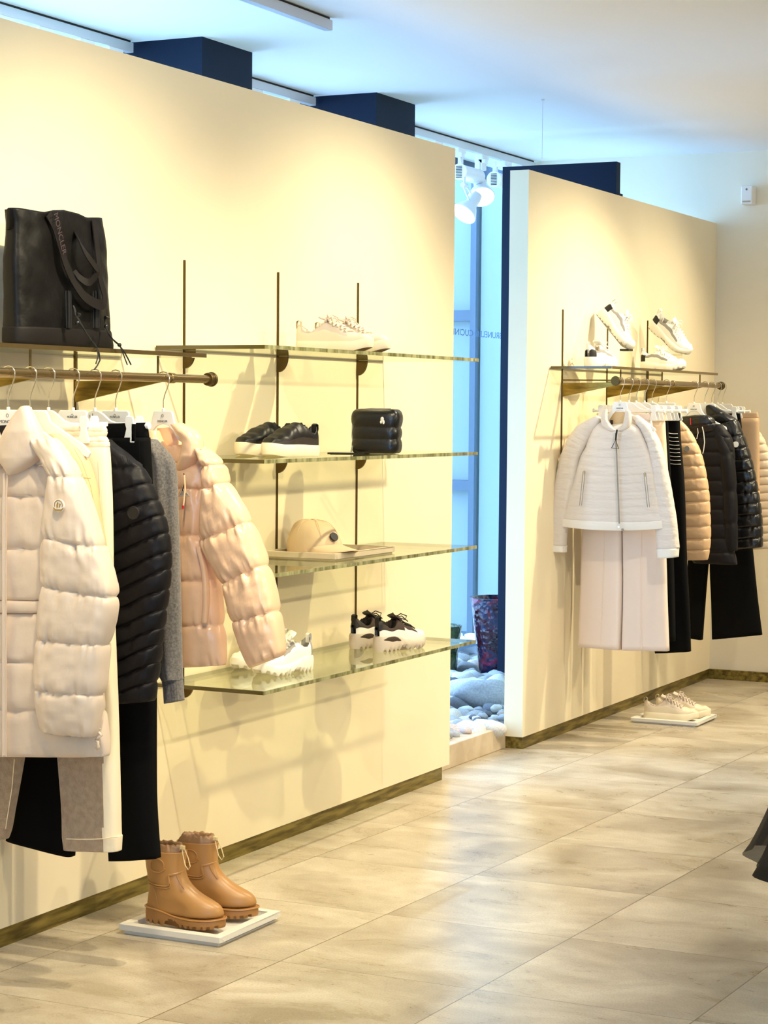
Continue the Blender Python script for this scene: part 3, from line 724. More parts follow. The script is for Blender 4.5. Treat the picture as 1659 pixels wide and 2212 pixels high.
for dx in (0, 7):
    p = [W(6+dx+(3 if k == 0 else 0), 1022+k*68, 1, Y-.064) for k in range(10)]
    b.tube(p, .0022, 6)
b.tube([W(9.5, 1024+k*67.5, 1, Y-.062) for k in range(10)], .0045, 8)
b.build('zip', 'coat', g)
b = MB()
for k in range(7): b.tube([W(212+RND.uniform(-6, 6)+3*math.sin(q*1.7+k), 1478+k*20+q*5, 1, Y-.038) for q in range(5)], .004, 6)
b.build('side_gather', 'coat', g, sharp=180)
c = disc_badge(128, 1092, Y-.112, .0165, g)

# --- sand jacket behind the coat
Y = YL[1]; g = garment('light_jacket', 'sand cotton jacket showing one shoulder and sleeve between coat and cream trousers', 'jacket', Y, ZR1)
b = MB()
loft(b, Y, [(0, 935, 100, 935, .5), (-20, 985, 150, 985, .9), (-20, 1080, 165, 1080), (-20, 1250, 170, 1250), (-20, 1420, 180, 1420, .8)], .03, sub=10, n=56, wr=.002, seed=2)
b.build('body', 'tanjk', g, sharp=180)
b = MB()
loft(b, Y, [(105, 938, 127, 936, .4), (112, 965, 160, 962, .8), (125, 1000, 187, 995), (140, 1060, 205, 1052), (150, 1130, 216, 1125), (160, 1200, 228, 1200), (165, 1330, 232, 1330), (165, 1450, 222, 1450, .8)], .034, sub=10, n=56, wr=.003, seed=12, e=.8)
mv(b.build('sleeve', 'tanjk', g, sharp=180), -.004)
b = MB(); b.tube([W(x_, y_, 1, Y-.058) for x_, y_ in ((148, 1045), (160, 1038), (176, 1032), (196, 1033))], .0012, 6)
b.tube([W(x_, y_, 1, Y-.056) for x_, y_ in ((160, 968), (178, 1000), (196, 1050), (208, 1110), (214, 1140))], .0012, 6)
b.build('seam', 'tanjk', g)

# --- cream trousers with fleece front
Y = YL[2]; g = garment('fleece_trousers', 'cream elastic-waist trousers with beige fleece front, hanging under the ivory coat', 'trousers', Y, ZR1)
b = MB()
wr_ = []
loft(b, Y, [(-5, 921, 226, 921, .9), (-7, 932, 230, 932, 1.0), (-8, 943, 228, 943, 1), (-9, 954, 233, 954, 1.2), (-10, 966, 234, 966, 1.2)], .02, .15, .002, 6, 200, .004, 4, e=.6)
b.build('waistband', 'creamtr', g, sharp=180)
b = MB()
loft(b, Y, [(-10, 966, 234, 966, .8), (-14, 1000, 236, 1000), (-22, 1100, 240, 1100), (-28, 1240, 242, 1240), (-30, 1330, 243, 1330, .9)], .034, sub=8, n=64, wr=.003, seed=7, e=.6)
b.build('hips', 'creamtr', g, sharp=180)
def leg(rowsR, nm, mats, split, sd, yo=0):
    q = MB(); loft(q, Y, rowsR, .032, sub=8, n=72, wr=.0025, seed=sd, e=.55, curve=True)
    nr = len(q.v)//72; mi = []
    for f in q.f[:-2]:
        cx_ = sum(q.v[i][0] for i in f)/4; cy_ = sum(q.v[i][1] for i in f)/4; cz_ = sum(q.v[i][2] for i in f)/4
        px, py = PJ((cx_, cy_, cz_)); mi.append(1 if split(px) else 0)
    q.mi = mi+[0, 0]
    o = q.build(nm, mats, g, sharp=180); o.location.y += yo; return o
leg([(105, 1330, 243, 1330), (118, 1460, 248, 1460), (128, 1611, 253, 1611), (138, 1738, 256, 1738), (140, 1800, 257, 1800), (141, 1812, 259, 1808), (143, 1834, 258, 1838, .9)], 'trouser_leg', ['creamtr', 'fleece'], lambda px: px < 222, 11, .0)
leg([(-80, 1330, 90, 1330), (-85, 1480, 70, 1480), (-92, 1634, 49, 1634), (-98, 1740, 30, 1740), (-100, 1790, 21, 1790), (-100, 1812, 14, 1812, .9)], 'trouser_leg', ['creamtr', 'fleece'], lambda px: px > -60, 12, .0)
b = MB(); b.tube([W(x_, 1812+k, 1, Y-.035) for k, x_ in ((0, 143), (1, 170), (1, 200), (0, 222), (-3, 240), (-4, 256))], .0015, 6)
b.tube([W(x_, y_, 1, Y-.036) for x_, y_ in ((31, 1640), (26, 1700), (12, 1790))], .0012, 6)
b.tube([W(x_, y_, 1, Y-.038) for x_, y_ in ((212, 985), (216, 1060), (215, 1120), (214, 1180))], .001, 6)
b.build('seam', 'creamtr', g)

# --- black down coat (slim baffles)
Y = YL[3]; g = garment('down_jacket', 'black narrow-quilted down jacket with tonal badge, between cream trousers and grey knit', 'jacket', Y, ZR1)
b = MB()
R = [(205, 945, 232, 950, .5), (205, 1012, 306, 1008, .8), (205, 1085, 323, 1044)]
for ly, (rx, ry) in zip((1135, 1185, 1232, 1272, 1312, 1352, 1390, 1428, 1462, 1494, 1518), ((338, 1080), (350, 1113), (360, 1151), (365, 1192), (364, 1230), (361, 1272), (355, 1315), (350, 1355), (345, 1391), (341, 1431), (334, 1472))):
    R.append((195, ly, rx, ry))
R.append((200, 1522, 331, 1514, .8))
loft(b, Y, R, .047, .28, .004, 10, 84, .007, 15, e=.7, curve=False)
mv(b.build('sleeve', 'navyp', g, sharp=180), -.01)
b = MB()
loft(b, Y, [(60, 945, 205, 945, .6), (30, 1010, 225, 1010)]+[(30, 1060+k*42, 235, 1060+k*42) for k in range(11)]+[(35, 1505, 240, 1505, .8)], .035, .4, .004, 6, 56, .002, 16)
b.build('body', 'navyp', g, sharp=180)
cc = W(288, 1108, 1, Y-.064)
bd = MB().cyl((cc.x, cc.y+.004, cc.z), (cc.x, cc.y-.001, cc.z), .017, 28).tube([(cc.x+.0165*math.cos(a), cc.y-.001, cc.z+.0165*math.sin(a)) for a in [2*PI*i/28 for i in range(28)]], .0012, 6, closed=True)
bd.build('badge', 'blackm', g)
b = MB()
for a in (-.3, .3, 1.9, 2.6): b.tube([W(x_, y_, 1, Y-.05) for x_, y_ in ((262+a*6, 985), (268+a*5, 1003))], .001, 5)
b.build('pleat_seam', 'navyp', g)

# --- black wide trousers
Y = YL[4]; g = garment('wide_trousers', 'long black wide-leg trousers on the left rail, hems either side of the fleece leg', 'trousers', Y, ZR1)
b = MB(); loft(b, Y, [(110, 918, 316, 913, .8), (108, 932, 319, 930), (107, 946, 321, 945)], .016, sub=4, n=64, wr=.001, seed=3, e=.5)
b.build('waistband', 'blacktr', g, sharp=180)
b = MB(); loft(b, Y, [(107, 946, 321, 945), (100, 1043, 326, 1043), (90, 1200, 330, 1200), (80, 1350, 332, 1350), (75, 1420, 333, 1420)], .03, sub=6, n=64, wr=.002, seed=4, e=.55)
b.build('hips', 'blacktr', g, sharp=180)
b = MB(); loft(b, Y, [(205, 1420, 333, 1420), (215, 1516, 334, 1516), (228, 1640, 334, 1640), (236, 1738, 335, 1738), (240, 1858, 343, 1853, .9)], .03, sub=8, n=56, wr=.001, seed=4, e=.5, fold=(.003, 60, 4))
b.build('trouser_leg', 'blacktr', g, sharp=180)
b = MB(); loft(b, Y, [(75, 1420, 205, 1420), (62, 1516, 190, 1516), (48, 1640, 172, 1640), (33, 1735, 165, 1738), (17, 1813, 158, 1850, .9)], .03, sub=8, n=56, wr=.001, seed=5, e=.5, fold=(.003, 60, 4))
b.build('trouser_leg', 'blacktr', g, sharp=180)
b = MB(); b.tube([W(x_, y_, 1, Y-.03) for x_, y_ in ((300, 946), (302, 1000), (300, 1060))], .001, 5); b.box((W(296, 935, 1, Y).x, Y-.027, W(0, 948, 1, Y).z), (W(303, 935, 1, Y).x, Y-.022, W(0, 912, 1, Y).z)); b.build('belt_loop', 'blacktr', g, smooth=False)

# --- grey knit
Y = YL[5]; g = garment('knit_sweater', 'grey cashmere sweater with long sleeve hanging between black down and peach puffer', 'sweater', Y, ZR1)
b = MB(); loft(b, Y, [(190, 945, 335, 948, .5), (150, 985, 352, 980), (140, 1100, 358, 1100), (140, 1250, 358, 1250), (145, 1420, 352, 1420)], .024, sub=8, n=56, wr=.0015, seed=5)
b.build('body', 'grey', g, sharp=180)
b = MB(); loft(b, Y, [(312, 950, 340, 952, .5), (318, 975, 366, 982), (322, 1012, 378, 1018), (326, 1107, 382, 1107), (330, 1178, 385, 1178), (336, 1300, 388, 1300), (342, 1432, 391, 1432), (353, 1468, 392, 1466)], .03, sub=8, n=56, wr=.002, seed=6, e=.8, fold=(.006, 130, 1))
mv(b.build('sleeve', 'grey', g, sharp=180), -.022)
b = MB(); loft(b, Y, [(353, 1468, 392, 1466), (356, 1490, 393, 1487), (358, 1519, 395, 1513)], .022, sub=5, n=56, seed=6, e=.7, fold=(.0012, 900, 0))
mv(b.build('cuff', 'grey', g, sharp=180), -.022)

# --- peach puffer
Y = YL[6]; g = garment('puffer_jacket', 'peach pink puffer jacket with wide sleeve at the end of the left rail', 'jacket', Y, ZR1)
b = MB()
loft(b, Y, [(300, 962, 418, 960, .5), (268, 1000, 452, 1000, .85), (262, 1053, 452, 1056), (262, 1153, 443, 1157), (262, 1254, 470, 1252), (262, 1351, 479, 1349), (270, 1446, 486, 1436, .75)], .055, .26, .005, 14, 110, .009, 21, e=.62, curve=False)
b.build('body', 'peach', g, sharp=180)
b = MB()
loft(b, Y, [(428, 968, 446, 972, .5), (446, 1010, 474, 1005, .8), (450, 1062, 488, 1044), (443, 1168, 539, 1128), (487, 1262, 574, 1221), (508, 1342, 598, 1319), (541, 1440, 612, 1412, .6)], .057, .28, .006, 16, 90, .010, 23, e=.72)
mv(b.build('sleeve', 'peach', g, sharp=180), -.04)
b = MB()
loft(b, Y, [(288, 975, 300, 968, .5), (245, 1060, 285, 1060), (215, 1160, 278, 1160), (185, 1260, 262, 1270), (165, 1350, 240, 1365), (150, 1420, 225, 1440, .6)], .045, .42, .008, 12, 48, .003, 24, e=.72)
b.build('sleeve', 'peach', g, sharp=180)
b = MB()   # collar roll around the neck opening: right side, then the far rim
loft(b, Y, [(372, 918, 392, 914, .6), (385, 935, 420, 930), (398, 955, 434, 955), (392, 985, 432, 985), (384, 1005, 412, 1008, .7), (384, 1016, 398, 1016, .4)], .034, 0, 0, 9, 60, .004, 31, e=.85)
mv(b.build('collar', 'peach', g, sharp=180), -.035)
b = MB(); loft(b, Y, [(322, 930, 342, 930, .6), (318, 955, 352, 955), (328, 985, 372, 985), (352, 1008, 388, 1008, .6)], .028, 0, 0, 8, 48, .003, 32, e=.9)
mv(b.build('collar', 'peach', g, sharp=180), -.03)
b = MB(); loft(b, Y, [(340, 925, 388, 922), (340, 960, 386, 960), (362, 1000, 386, 1000, .5)], .012, n=30, sub=8, wr=.003, seed=3, e=.9); mv(b.build('collar_lining', 'peach', g), +.01)
b = MB()
b.box((W(384, 1030, 1, Y).x, Y-.1, W(0, 1032, 1, Y).z), (W(391, 1030, 1, Y).x, Y-.088, W(0, 1012, 1, Y).z)); b.box((W(394, 1030, 1, Y).x, Y-.1, W(0, 1026, 1, Y).z), (W(400, 1030, 1, Y).x, Y-.088, W(0, 1008, 1, Y).z))
b.tube([W(397, 1022, 1, Y-.095), W(399, 1042, 1, Y-.096), W(394, 1060, 1, Y-.096)], .0014, 6)
b.build('toggle', 'blackm', g, smooth=False)
b = MB(); b.tube([W(398, 1026, 1, Y-.098), W(400, 1055, 1, Y-.099), W(396, 1092, 1, Y-.099)], .0026, 8); cz = b.build('drawcord', 'peach', g)
MB().tube([W(396, 1092, 1, Y-.099), W(395.5, 1099, 1, Y-.099)], .0034, 8).build('cord_tip', 'red', cz)
a1, a2, a3 = [W(x_, y_, 1, Y-.092) for x_, y_ in ((394, 1051), (384, 1072), (410, 1072))]
MB().tube([a1, a2, a3], .0013, 6, closed=True).prism([(a1.x, a1.z-.008), (a2.x+.004, a2.z+.002), (a3.x-.004, a3.z+.002)], Y-.0925, Y-.0915).build('logo_pull', ['shoe_grey'], g, smooth=False)
b = MB(); loft(b, Y-.05, [(424, 1182, 434, 1180, .6), (436, 1230, 446, 1228), (440, 1290, 451, 1290), (436, 1345, 447, 1345, .6)], .012, sub=6, n=20, wr=.003, seed=2); b.build('pocket_welt', 'peach', g)

# ================================================================== RIGHT RAIL HANGERS
YRR = [yhook(p, 1.667) for p in (1340, 1359, 1375, 1393, 1409, 1440, 1500, 1523, 1538, 1551, 1561)]
kinds = ['arch', 'wave', 'wave', 'wave', 'wave', 'flat', 'arch', 'plate', 'wave', 'wave', 'plate']
labs = ['white hanger inside the white quilted jacket, first on the right rail',
        'white clip hanger behind the quilted jacket, second hook on the right rail', 'white clip hanger, third hook on the right rail',
        'white clip hanger, fourth hook on the right rail', 'white clip hanger gripping the black striped knit, fifth hook on the right rail',
        'white hanger on the right rail carrying the tan puffer, before the bare stretch of rail',
        'white hanger inside the matte black hooded coat on the right rail', 'white hanger inside the glossy black puffer on the right rail',
        'white clip hanger gripping the black trousers behind the glossy puffer', 'white clip hanger gripping the beige trousers at the far right',
        'white hanger inside the cream puffer, last hook on the right rail']
for Yq, k, l in zip(YRR, kinds, labs): hanger(Yq, ZR2, k, l, logo=(k == 'arch'), clips=(1, -1) if k == 'wave' else ())

# --- white quilted jacket
Y = YRR[0]; g = garment('quilted_jacket', 'white quilted zip jacket with ring puller, front garment on the right rail', 'jacket', Y, ZR2)
b = MB()
LE = [(1296, 912), (1283, 925), (1274, 945), (1266, 968), (1256, 984), (1250, 1004), (1245, 1022), (1240, 1040), (1233, 1058), (1227, 1074), (1220, 1091), (1214, 1106), (1208, 1118)]
RE = [(1366, 912), (1384, 926), (1393, 946), (1403, 968), (1410, 984), (1414, 1004), (1418, 1022), (1422, 1040), (1425, 1058), (1429, 1074), (1432, 1091), (1435, 1108), (1438, 1124)]
rr_ = [(l[0], l[1], r[0], r[1], .6 if i == 0 else 1) for i, (l, r) in enumerate(zip(LE, RE))]
loft(b, Y, rr_, .05, .05, 0, 5, 110, .0025, 41, e=.62, curve=False, sag=.014)
b.build('body', 'wquilt', g, sharp=180)
b = MB(); loft(b, Y, [(1206, 1118, 1438, 1124, 1), (1204, 1126, 1439, 1132, 1), (1203, 1134, 1439, 1141, .95)], .055, 0, 0, 4, 90, .0006, 43, e=.62, sag=.016); mv(b.build('hem_band', 'wtrim', g, sharp=180), -.0015)
def qsleeve(pts, nm, sd, yo):
    b = MB(); loft(b, Y, pts, .038, .05, .0005, 5, 64, .0028, sd, e=.75, curve=False); b.build('sleeve', 'wquilt', g, sharp=180).location.y += yo
def subdiv(rows, k):
    out = []
    for i in range(len(rows)-1):
        for q in range(k):
            t_ = q/k; out.append(tuple(lerp(a, c, t_) for a, c in zip(rows[i], rows[i+1])))
    out.append(rows[-1]); return out
qsleeve(subdiv([(1290, 897, 1302, 905, .5), (1250, 919, 1282, 935, .9), (1230, 945, 1266, 966, 1), (1213, 988, 1254, 990, 1), (1199, 1055, 1240, 1060, 1), (1190, 1120, 1229, 1124, 1), (1183, 1176, 1224, 1179, .9)], 3), 's', 44, -.012)
qsleeve(subdiv([(1362, 900, 1376, 896, .5), (1384, 928, 1404, 918, .9), (1398, 958, 1422, 950, 1), (1406, 995, 1434, 988, 1), (1412, 1050, 1447, 1048, 1), (1414, 1120, 1459, 1118, 1), (1419, 1186, 1466, 1184, .9)], 3), 's', 45, .008)
b = MB(); loft(b, Y, [(1183, 1176, 1224, 1179), (1181, 1191, 1223, 1193)], .036, sub=4, n=40, e=.75); mv(b.build('cuff', 'wtrim', g, sharp=180), -.012)
b = MB(); loft(b, Y, [(1419, 1186, 1466, 1184), (1421, 1207, 1465, 1203)], .038, sub=4, n=40, e=.75); mv(b.build('cuff', 'wtrim', g, sharp=180), +.008)
b = MB(); loft(b, Y, [(1303, 886, 1312, 884, .6), (1299, 905, 1313, 905, 1), (1303, 922, 1322, 920, 1), (1318, 932, 1333, 930, .8)], .02, sub=6, n=40, wr=.001, seed=3); mv(b.build('collar', 'wquilt', g, sharp=180), -.035)
b = MB(); loft(b, Y, [(1352, 885, 1361, 888, .6), (1349, 905, 1364, 905, 1), (1345, 920, 1360, 922, 1), (1334, 930, 1348, 932, .8)], .02, sub=6, n=40, wr=.001, seed=4); mv(b.build('collar', 'wquilt', g, sharp=180), -.035)
b = MB(); loft(b, Y, [(1308, 890, 1356, 890), (1310, 915, 1352, 915), (1325, 926, 1342, 926)], .012, sub=5, n=30, e=.9); mv(b.build('neck_lining', 'tanjk', g), +.02)
MB().box((W(1331, 0, 1, Y).x, Y-.004, W(0, 922, 1, Y).z), (W(1336, 0, 1, Y).x, Y+.004, W(0, 894, 1, Y).z)).build('hanger_loop', 'blackm', g, smooth=False)
b = MB()
zp = [W(lerp(1330, 1338, k/8), 935+k*24.5, 1, Y-.066) for k in range(9)]
b.tube(zp, .0035, 6); b.build('zip', 'shoe_grey', g)
b = MB(); b.tube([W(1333, 928, 1, Y-.072), W(1331, 940, 1, Y-.074), W(1330, 951, 1, Y-.074)], .004, 6); b.build('zip_tape', 'blackm', g)
a1, a2, a3 = [W(x_, y_, 1, Y-.078) for x_, y_ in ((1330, 950), (1321, 968), (1336, 969))]
MB().tube([a1, a2, a3], .0024, 6, closed=True).build('logo_pull', 'shoe_dark', g)
for pp in (((1262, 1018), (1254, 1092)), ((1393, 1022), (1401, 1096))):
    b = MB()
    for d_ in (-2.2, 2.2): b.tube([W(pp[0][0]+d_, pp[0][1], 1, Y-.062), W(pp[1][0]+d_, pp[1][1], 1, Y-.062)], .0016, 6)
    q = b.build('pocket_zip', 'shoe_grey', g)
    MB().tube([W(pp[0][0], pp[0][1]-2, 1, Y-.064), W(pp[0][0], pp[0][1]+8, 1, Y-.066)], .003, 6).build('zip_puller', 'hook', q)
c = W(1345, 1144, 1, Y-.064); MB().cyl(c, c+Vector((0, -.004, 0)), .006, 16).build('snap_button', 'shoe_grey', g)
c = W(1337, 1138, 1, Y-.066); MB().cyl(c, c+Vector((0, -.004, 0)), .005, 16).build('zip_slider', 'hook', g)

# --- pale crepe trousers under it
def trousers(Y, label, m, waist, hips, legs, depth=.03, cat='trousers', name='trousers', sub=6):
    g = garment(name, label, cat, Y, ZR2)
    b = MB(); loft(b, Y, waist, depth*.6, sub=4, n=56, e=.55, wr=.001, seed=1); b.build('waistband', m, g, sharp=180)
    b = MB(); loft(b, Y, hips, depth, sub=sub, n=56, e=.55, wr=.001, seed=2); b.build('hips', m, g, sharp=180)
    for k, l in enumerate(legs):
        b = MB(); loft(b, Y, l, depth, sub=sub, n=56, e=.5, wr=.0008, seed=3+k, fold=(.0022, 55, 0)); b.build('trouser_leg', m, g, sharp=180)
    return g
Y = YRR[1]
g = trousers(Y, 'pale rose wide trousers with pressed creases hanging below the white quilted jacket', 'crepe', [(1290, 893, 1405, 893), (1288, 908, 1407, 908)], [(1288, 908, 1407, 908), (1272, 1000, 1422, 1000), (1262, 1100, 1432, 1100)],
         [[(1262, 1100, 1344, 1100), (1257, 1200, 1345, 1200), (1254, 1300, 1344.5, 1300), (1250, 1396, 1340, 1404)], [(1345, 1100, 1432, 1100), (1347, 1200, 1438, 1200), (1347, 1300, 1441, 1300), (1344, 1404, 1445, 1406)]])
b = MB(); b.tube([W(1384, 1150, 1, Y-.035), W(1385, 1280, 1, Y-.035), W(1385, 1403, 1, Y-.035)], .0012, 5); b.tube([W(1304, 1150, 1, Y-.034), W(1302, 1280, 1, Y-.034), W(1298, 1398, 1, Y-.034)], .001, 5); b.build('crease', 'crepe', g)
# --- cream jersey trousers hidden behind sleeve
g = trousers(YRR[2], 'cream gathered-waist trousers peeking out behind the white quilted jacket sleeve', 'creampf', [(1320, 893, 1434, 893, .9), (1319, 902, 1436, 902, 1.1), (1318, 912, 1436, 912, .9)], [(1318, 912, 1436, 912), (1312, 1000, 1441, 1000), (1308, 1080, 1446, 1080)],
         [[(1308, 1080, 1370, 1080), (1306, 1180, 1372, 1180)], [(1372, 1080, 1446, 1080), (1376, 1180, 1450, 1180)]])
# --- black trousers left piece whose hem shows at 1320
g = trousers(YRR[3], 'black trousers whose hem corner peeks out under the pale rose trousers', 'blacktr', [(1345, 898, 1440, 898), (1344, 910, 1442, 910)], [(1344, 910, 1442, 910), (1335, 1000, 1447, 1000), (1330, 1100, 1450, 1100)],
         [[(1330, 1100, 1390, 1100), (1316, 1250, 1384, 1250), (1302, 1398, 1378, 1404)], [(1392, 1100, 1450, 1100), (1400, 1250, 1455, 1250), (1404, 1385, 1458, 1385)]])
# --- black knit with white stripes
Y = YRR[4]; g = garment('striped_knit', 'long black knit trousers-and-top set with white stripes beside the tan puffer', 'knitwear', Y, ZR2)
b = MB(); loft(b, Y, [(1385, 896, 1467, 892), (1380, 950, 1470, 950), (1380, 1050, 1478, 1050), (1385, 1200, 1483, 1200), (1400, 1320, 1489, 1320), (1416, 1411, 1492, 1407)], .028, sub=8, n=56, e=.55, fold=(.003, 70, 0)); b.build('body', 'blacktr', g, sharp=180)
b = MB()
for k in range(9):
    y_ = 934+k*8.2
    q = [W(lerp(1440, 1465+k*.7-1.5*(k < 2), u), y_+3*u+1.5*math.sin(PI*u), 1, Y-.031) for u in [i/6 for i in range(7)]]
    b.tube(q, .0042, 6, flat=.4)
b.build('stripe', 'shoe_white', g)
# --- tan puffer
Y = YRR[5]; g = garment('puffer_jacket', 'tan light-down puffer with small round badge, only its sleeve showing on the right rail', 'jacket', Y, ZR2)
b = MB(); R = [(1440, 898, 1468, 905, .5), (1440, 935, 1490, 930, .8), (1448, 958, 1504, 956), (1452, 982, 1514, 980), (1454, 1008, 1521, 1006)]
for k, (rx, ry) in enumerate(((1526, 1032), (1530, 1058), (1532, 1083), (1533, 1109), (1534, 1136), (1534, 1163), (1532, 1187))): R.append((1455+k, ry+2, rx, ry))
R.append((1474, 1210, 1528, 1209, .8))
loft(b, Y, R, .04, .25, .003, 10, 72, .004, 51, e=.7, curve=False); mv(b.build('sleeve', 'tanpf', g, sharp=180), -.01)
c = W(1484, 969, 1, Y-.057); MB().cyl(c+Vector((0, .004, 0)), c, .013, 24).tube([c+Vector((.0125*math.cos(a), -.001, .0125*math.sin(a))) for a in [2*PI*i/20 for i in range(20)]], .001, 5, closed=True).build('badge', 'shoe_grey', g)
b = MB(); loft(b, Y, [(1400, 900, 1450, 900, .6), (1390, 935, 1465, 935)]+[(1392, 960+26*k, 1470, 960+26*k) for k in range(9)], .03, .3, .003, 6, 40, .001, 52); b.build('body', 'tanpf', g, sharp=180)
# --- black hooded matte parka
Y = YRR[6]; g = garment('hooded_coat', 'matte black quilted hooded coat with white drawcord and red tag, right rail', 'coat', Y, ZR2)
b = MB(); R = [(1480, 918, 1560, 916, .6), (1474, 945, 1580, 945, .9)]
for k in range(9): R.append((1480+k*1.2, 945+31*(k+1), 1586, 945+31*(k+1)))
R[-1] = (1500, 1216, 1592, 1220, .9)
loft(b, Y, R, .045, .2, .003, 8, 72, .002, 61, e=.62, curve=False); b.build('body', 'navyp', g, sharp=180)
b = MB(); loft(b, Y, [(1472, 900, 1510, 896, .5), (1466, 908, 1535, 900, 1), (1472, 924, 1545, 915, 1), (1490, 940, 1545, 930, .6)], .04, .1, .004, 7, 56, .006, 62, e=.85); mv(b.build('hood', 'shinyblk', g, sharp=180), -.02)
b = MB(); loft(b, Y, [(1535, 930, 1556, 925, .5), (1555, 985, 1582, 980), (1562, 1060, 1590, 1060), (1566, 1130, 1592, 1130), (1570, 1190, 1592, 1190, .7)], .04, .2, .003, 8, 48, .002, 63); mv(b.build('sleeve', 'navyp', g, sharp=180), -.01)
b = MB(); b.tube([W(x_, y_, 1, Y-.056) for x_, y_ in ((1517, 922), (1520, 935), (1522, 955), (1520, 972), (1518, 980))], .0022, 6); b.tube([W(x_, y_, 1, Y-.056) for x_, y_ in ((1507, 925), (1508, 935), (1505, 948))], .0016, 6); b.build('drawcord', 'plastic', g)
b = MB().tube([W(1491.5, 903, 1, Y-.065), W(1492, 918, 1, Y-.065)], .0022, 6); b.build('loop_tag', 'red', g)
# --- glossy black puffer
Y = YRR[7]; g = garment('puffer_jacket', 'glossy black puffer jacket with white round badge on the right rail', 'jacket', Y, ZR2)
b = MB(); R = [(1540, 918, 1590, 905, .6), (1556, 952, 1606, 940)]
for ry, rx, lx in ((966, 1615, 1562), (990, 1622, 1566), (1014, 1628, 1569), (1038, 1633, 1572), (1062, 1637, 1574), (1086, 1641, 1577), (1110, 1644, 1581), (1136, 1646, 1585), (1160, 1646, 1588), (1182, 1646, 1591)): R.append((lx, ry+6, rx, ry))
loft(b, Y, R, .047, .28, .004, 11, 84, .006, 71, e=.7, curve=False); mv(b.build('sleeve', 'shinyblk', g, sharp=180), -.02)
b = MB(); loft(b, Y, [(1526, 877, 1534, 874, .5), (1530, 900, 1568, 892), (1545, 918, 1592, 908), (1560, 935, 1599, 925, .8)], .04, .1, .004, 8, 56, .004, 72); mv(b.build('collar', 'shinyblk', g, sharp=180), -.01)
b = MB(); loft(b, Y, [(1500, 925, 1560, 925, .6)]+[(1495, 955+25*k, 1575, 955+25*k) for k in range(10)], .03, .35, .003, 6, 48, .002, 73); b.build('body', 'shinyblk', g, sharp=180)
c = W(1589, 960, 1, Y-.074); MB().cyl(c+Vector((0, .004, 0)), c, .015, 24).build('badge', 'plastic', g)
# --- black trousers on the right
Y = YRR[8]
trousers(Y, 'black straight trousers on the right rail, both hems hanging clear of everything at the corner', 'blacktr', [(1528, 893, 1598, 893), (1526, 905, 1600, 905)], [(1526, 905, 1600, 905), (1505, 1050, 1612, 1050), (1492, 1180, 1625, 1180)],
         [[(1492, 1180, 1536, 1180), (1487, 1212, 1530, 1218), (1489, 1300, 1523, 1300), (1490, 1378, 1517, 1382)], [(1540, 1180, 1625, 1180), (1534, 1220, 1627, 1200), (1537, 1300, 1636, 1290), (1539, 1381, 1646, 1371)]])
# --- beige trousers
trousers(YRR[9], 'beige pleated trousers clipped behind the cream puffer at the far right', 'tanpf', [(1575, 893, 1637, 891), (1574, 903, 1639, 903)], [(1574, 903, 1639, 903), (1570, 1000, 1640, 1000), (1572, 1060, 1640, 1060)],
         [[(1572, 1060, 1604, 1060), (1574, 1160, 1602, 1160)], [(1606, 1060, 1640, 1060), (1610, 1160, 1638, 1160)]])
# --- cream puffer at the frame edge
Y = YRR[10]; g = garment('puffer_jacket', 'cream light-down puffer cut off by the right edge of the picture', 'jacket', Y, ZR2)
b = MB(); R = [(1592, 905, 1612, 902, .5), (1594, 930, 1632, 925)]
for k, rx in enumerate((1646, 1654, 1660, 1664, 1667, 1670, 1672, 1674, 1676, 1677, 1678, 1678, 1678, 1678, 1676)): R.append((1596+k*.8, 946+17.3*k, rx, 942+17.3*k))
loft(b, Y, R, .045, .35, .004, 8, 64, .0025, 81, e=.7, curve=False); b.build('sleeve', 'creampf', g, sharp=180)

# ================================================================== SHOES
def foot_w(t, Wd):
    base = pls([(0, .80), (.25, .74), (.45, .78), (.7, 1.0), (1, .9)], t)
    return Wd*base*max(0, 1-abs(2*t-1)**3.4)**.5
NST = 72
TT = [(1-math.cos(PI*i/NST))/2 for i in range(NST+1)]
TT[0] = .0008; TT[-1] = .9992
def sole_mesh(L, Wd, prof, flare, zbot=None, tread=0, wave=0, skew=.12):
    """prof(t)->(z bottom, z top)"""
    b = MB(); lay = [0, .12, .35, .65, .9, 1]; rs = []
    for li, q in enumerate(lay):
        ring = []
        for side in (1, -1):
            idx = range(NST+1) if side == 1 else range(NST-1, 0, -1)
            for i in idx:
                t = TT[i]; zb, zt = prof(t)
                f = 1+flare*(math.sin(PI*(q*.85+.05))-.15)
                if wave: f += wave*math.sin(q*9+t*14)*math.sin(t*23)*.5
                z = lerp(zb, zt, q)
                if tread and q < .13: z += tread*(1 if (t*L/.021) % 1 > .62 else 0)
                if q == 0: f *= .96
                if q == 1: f *= .97
                ex = L*.012*(f-1)*6
                x = L*t+(ex if t > .5 else -ex)*abs(2*t-1)**3
                ring.append((x, side*foot_w(t, Wd)*f+skew*.1*Wd*math.sin(PI*t), z))
        rs.append(ring)
    b.rings(rs); return b
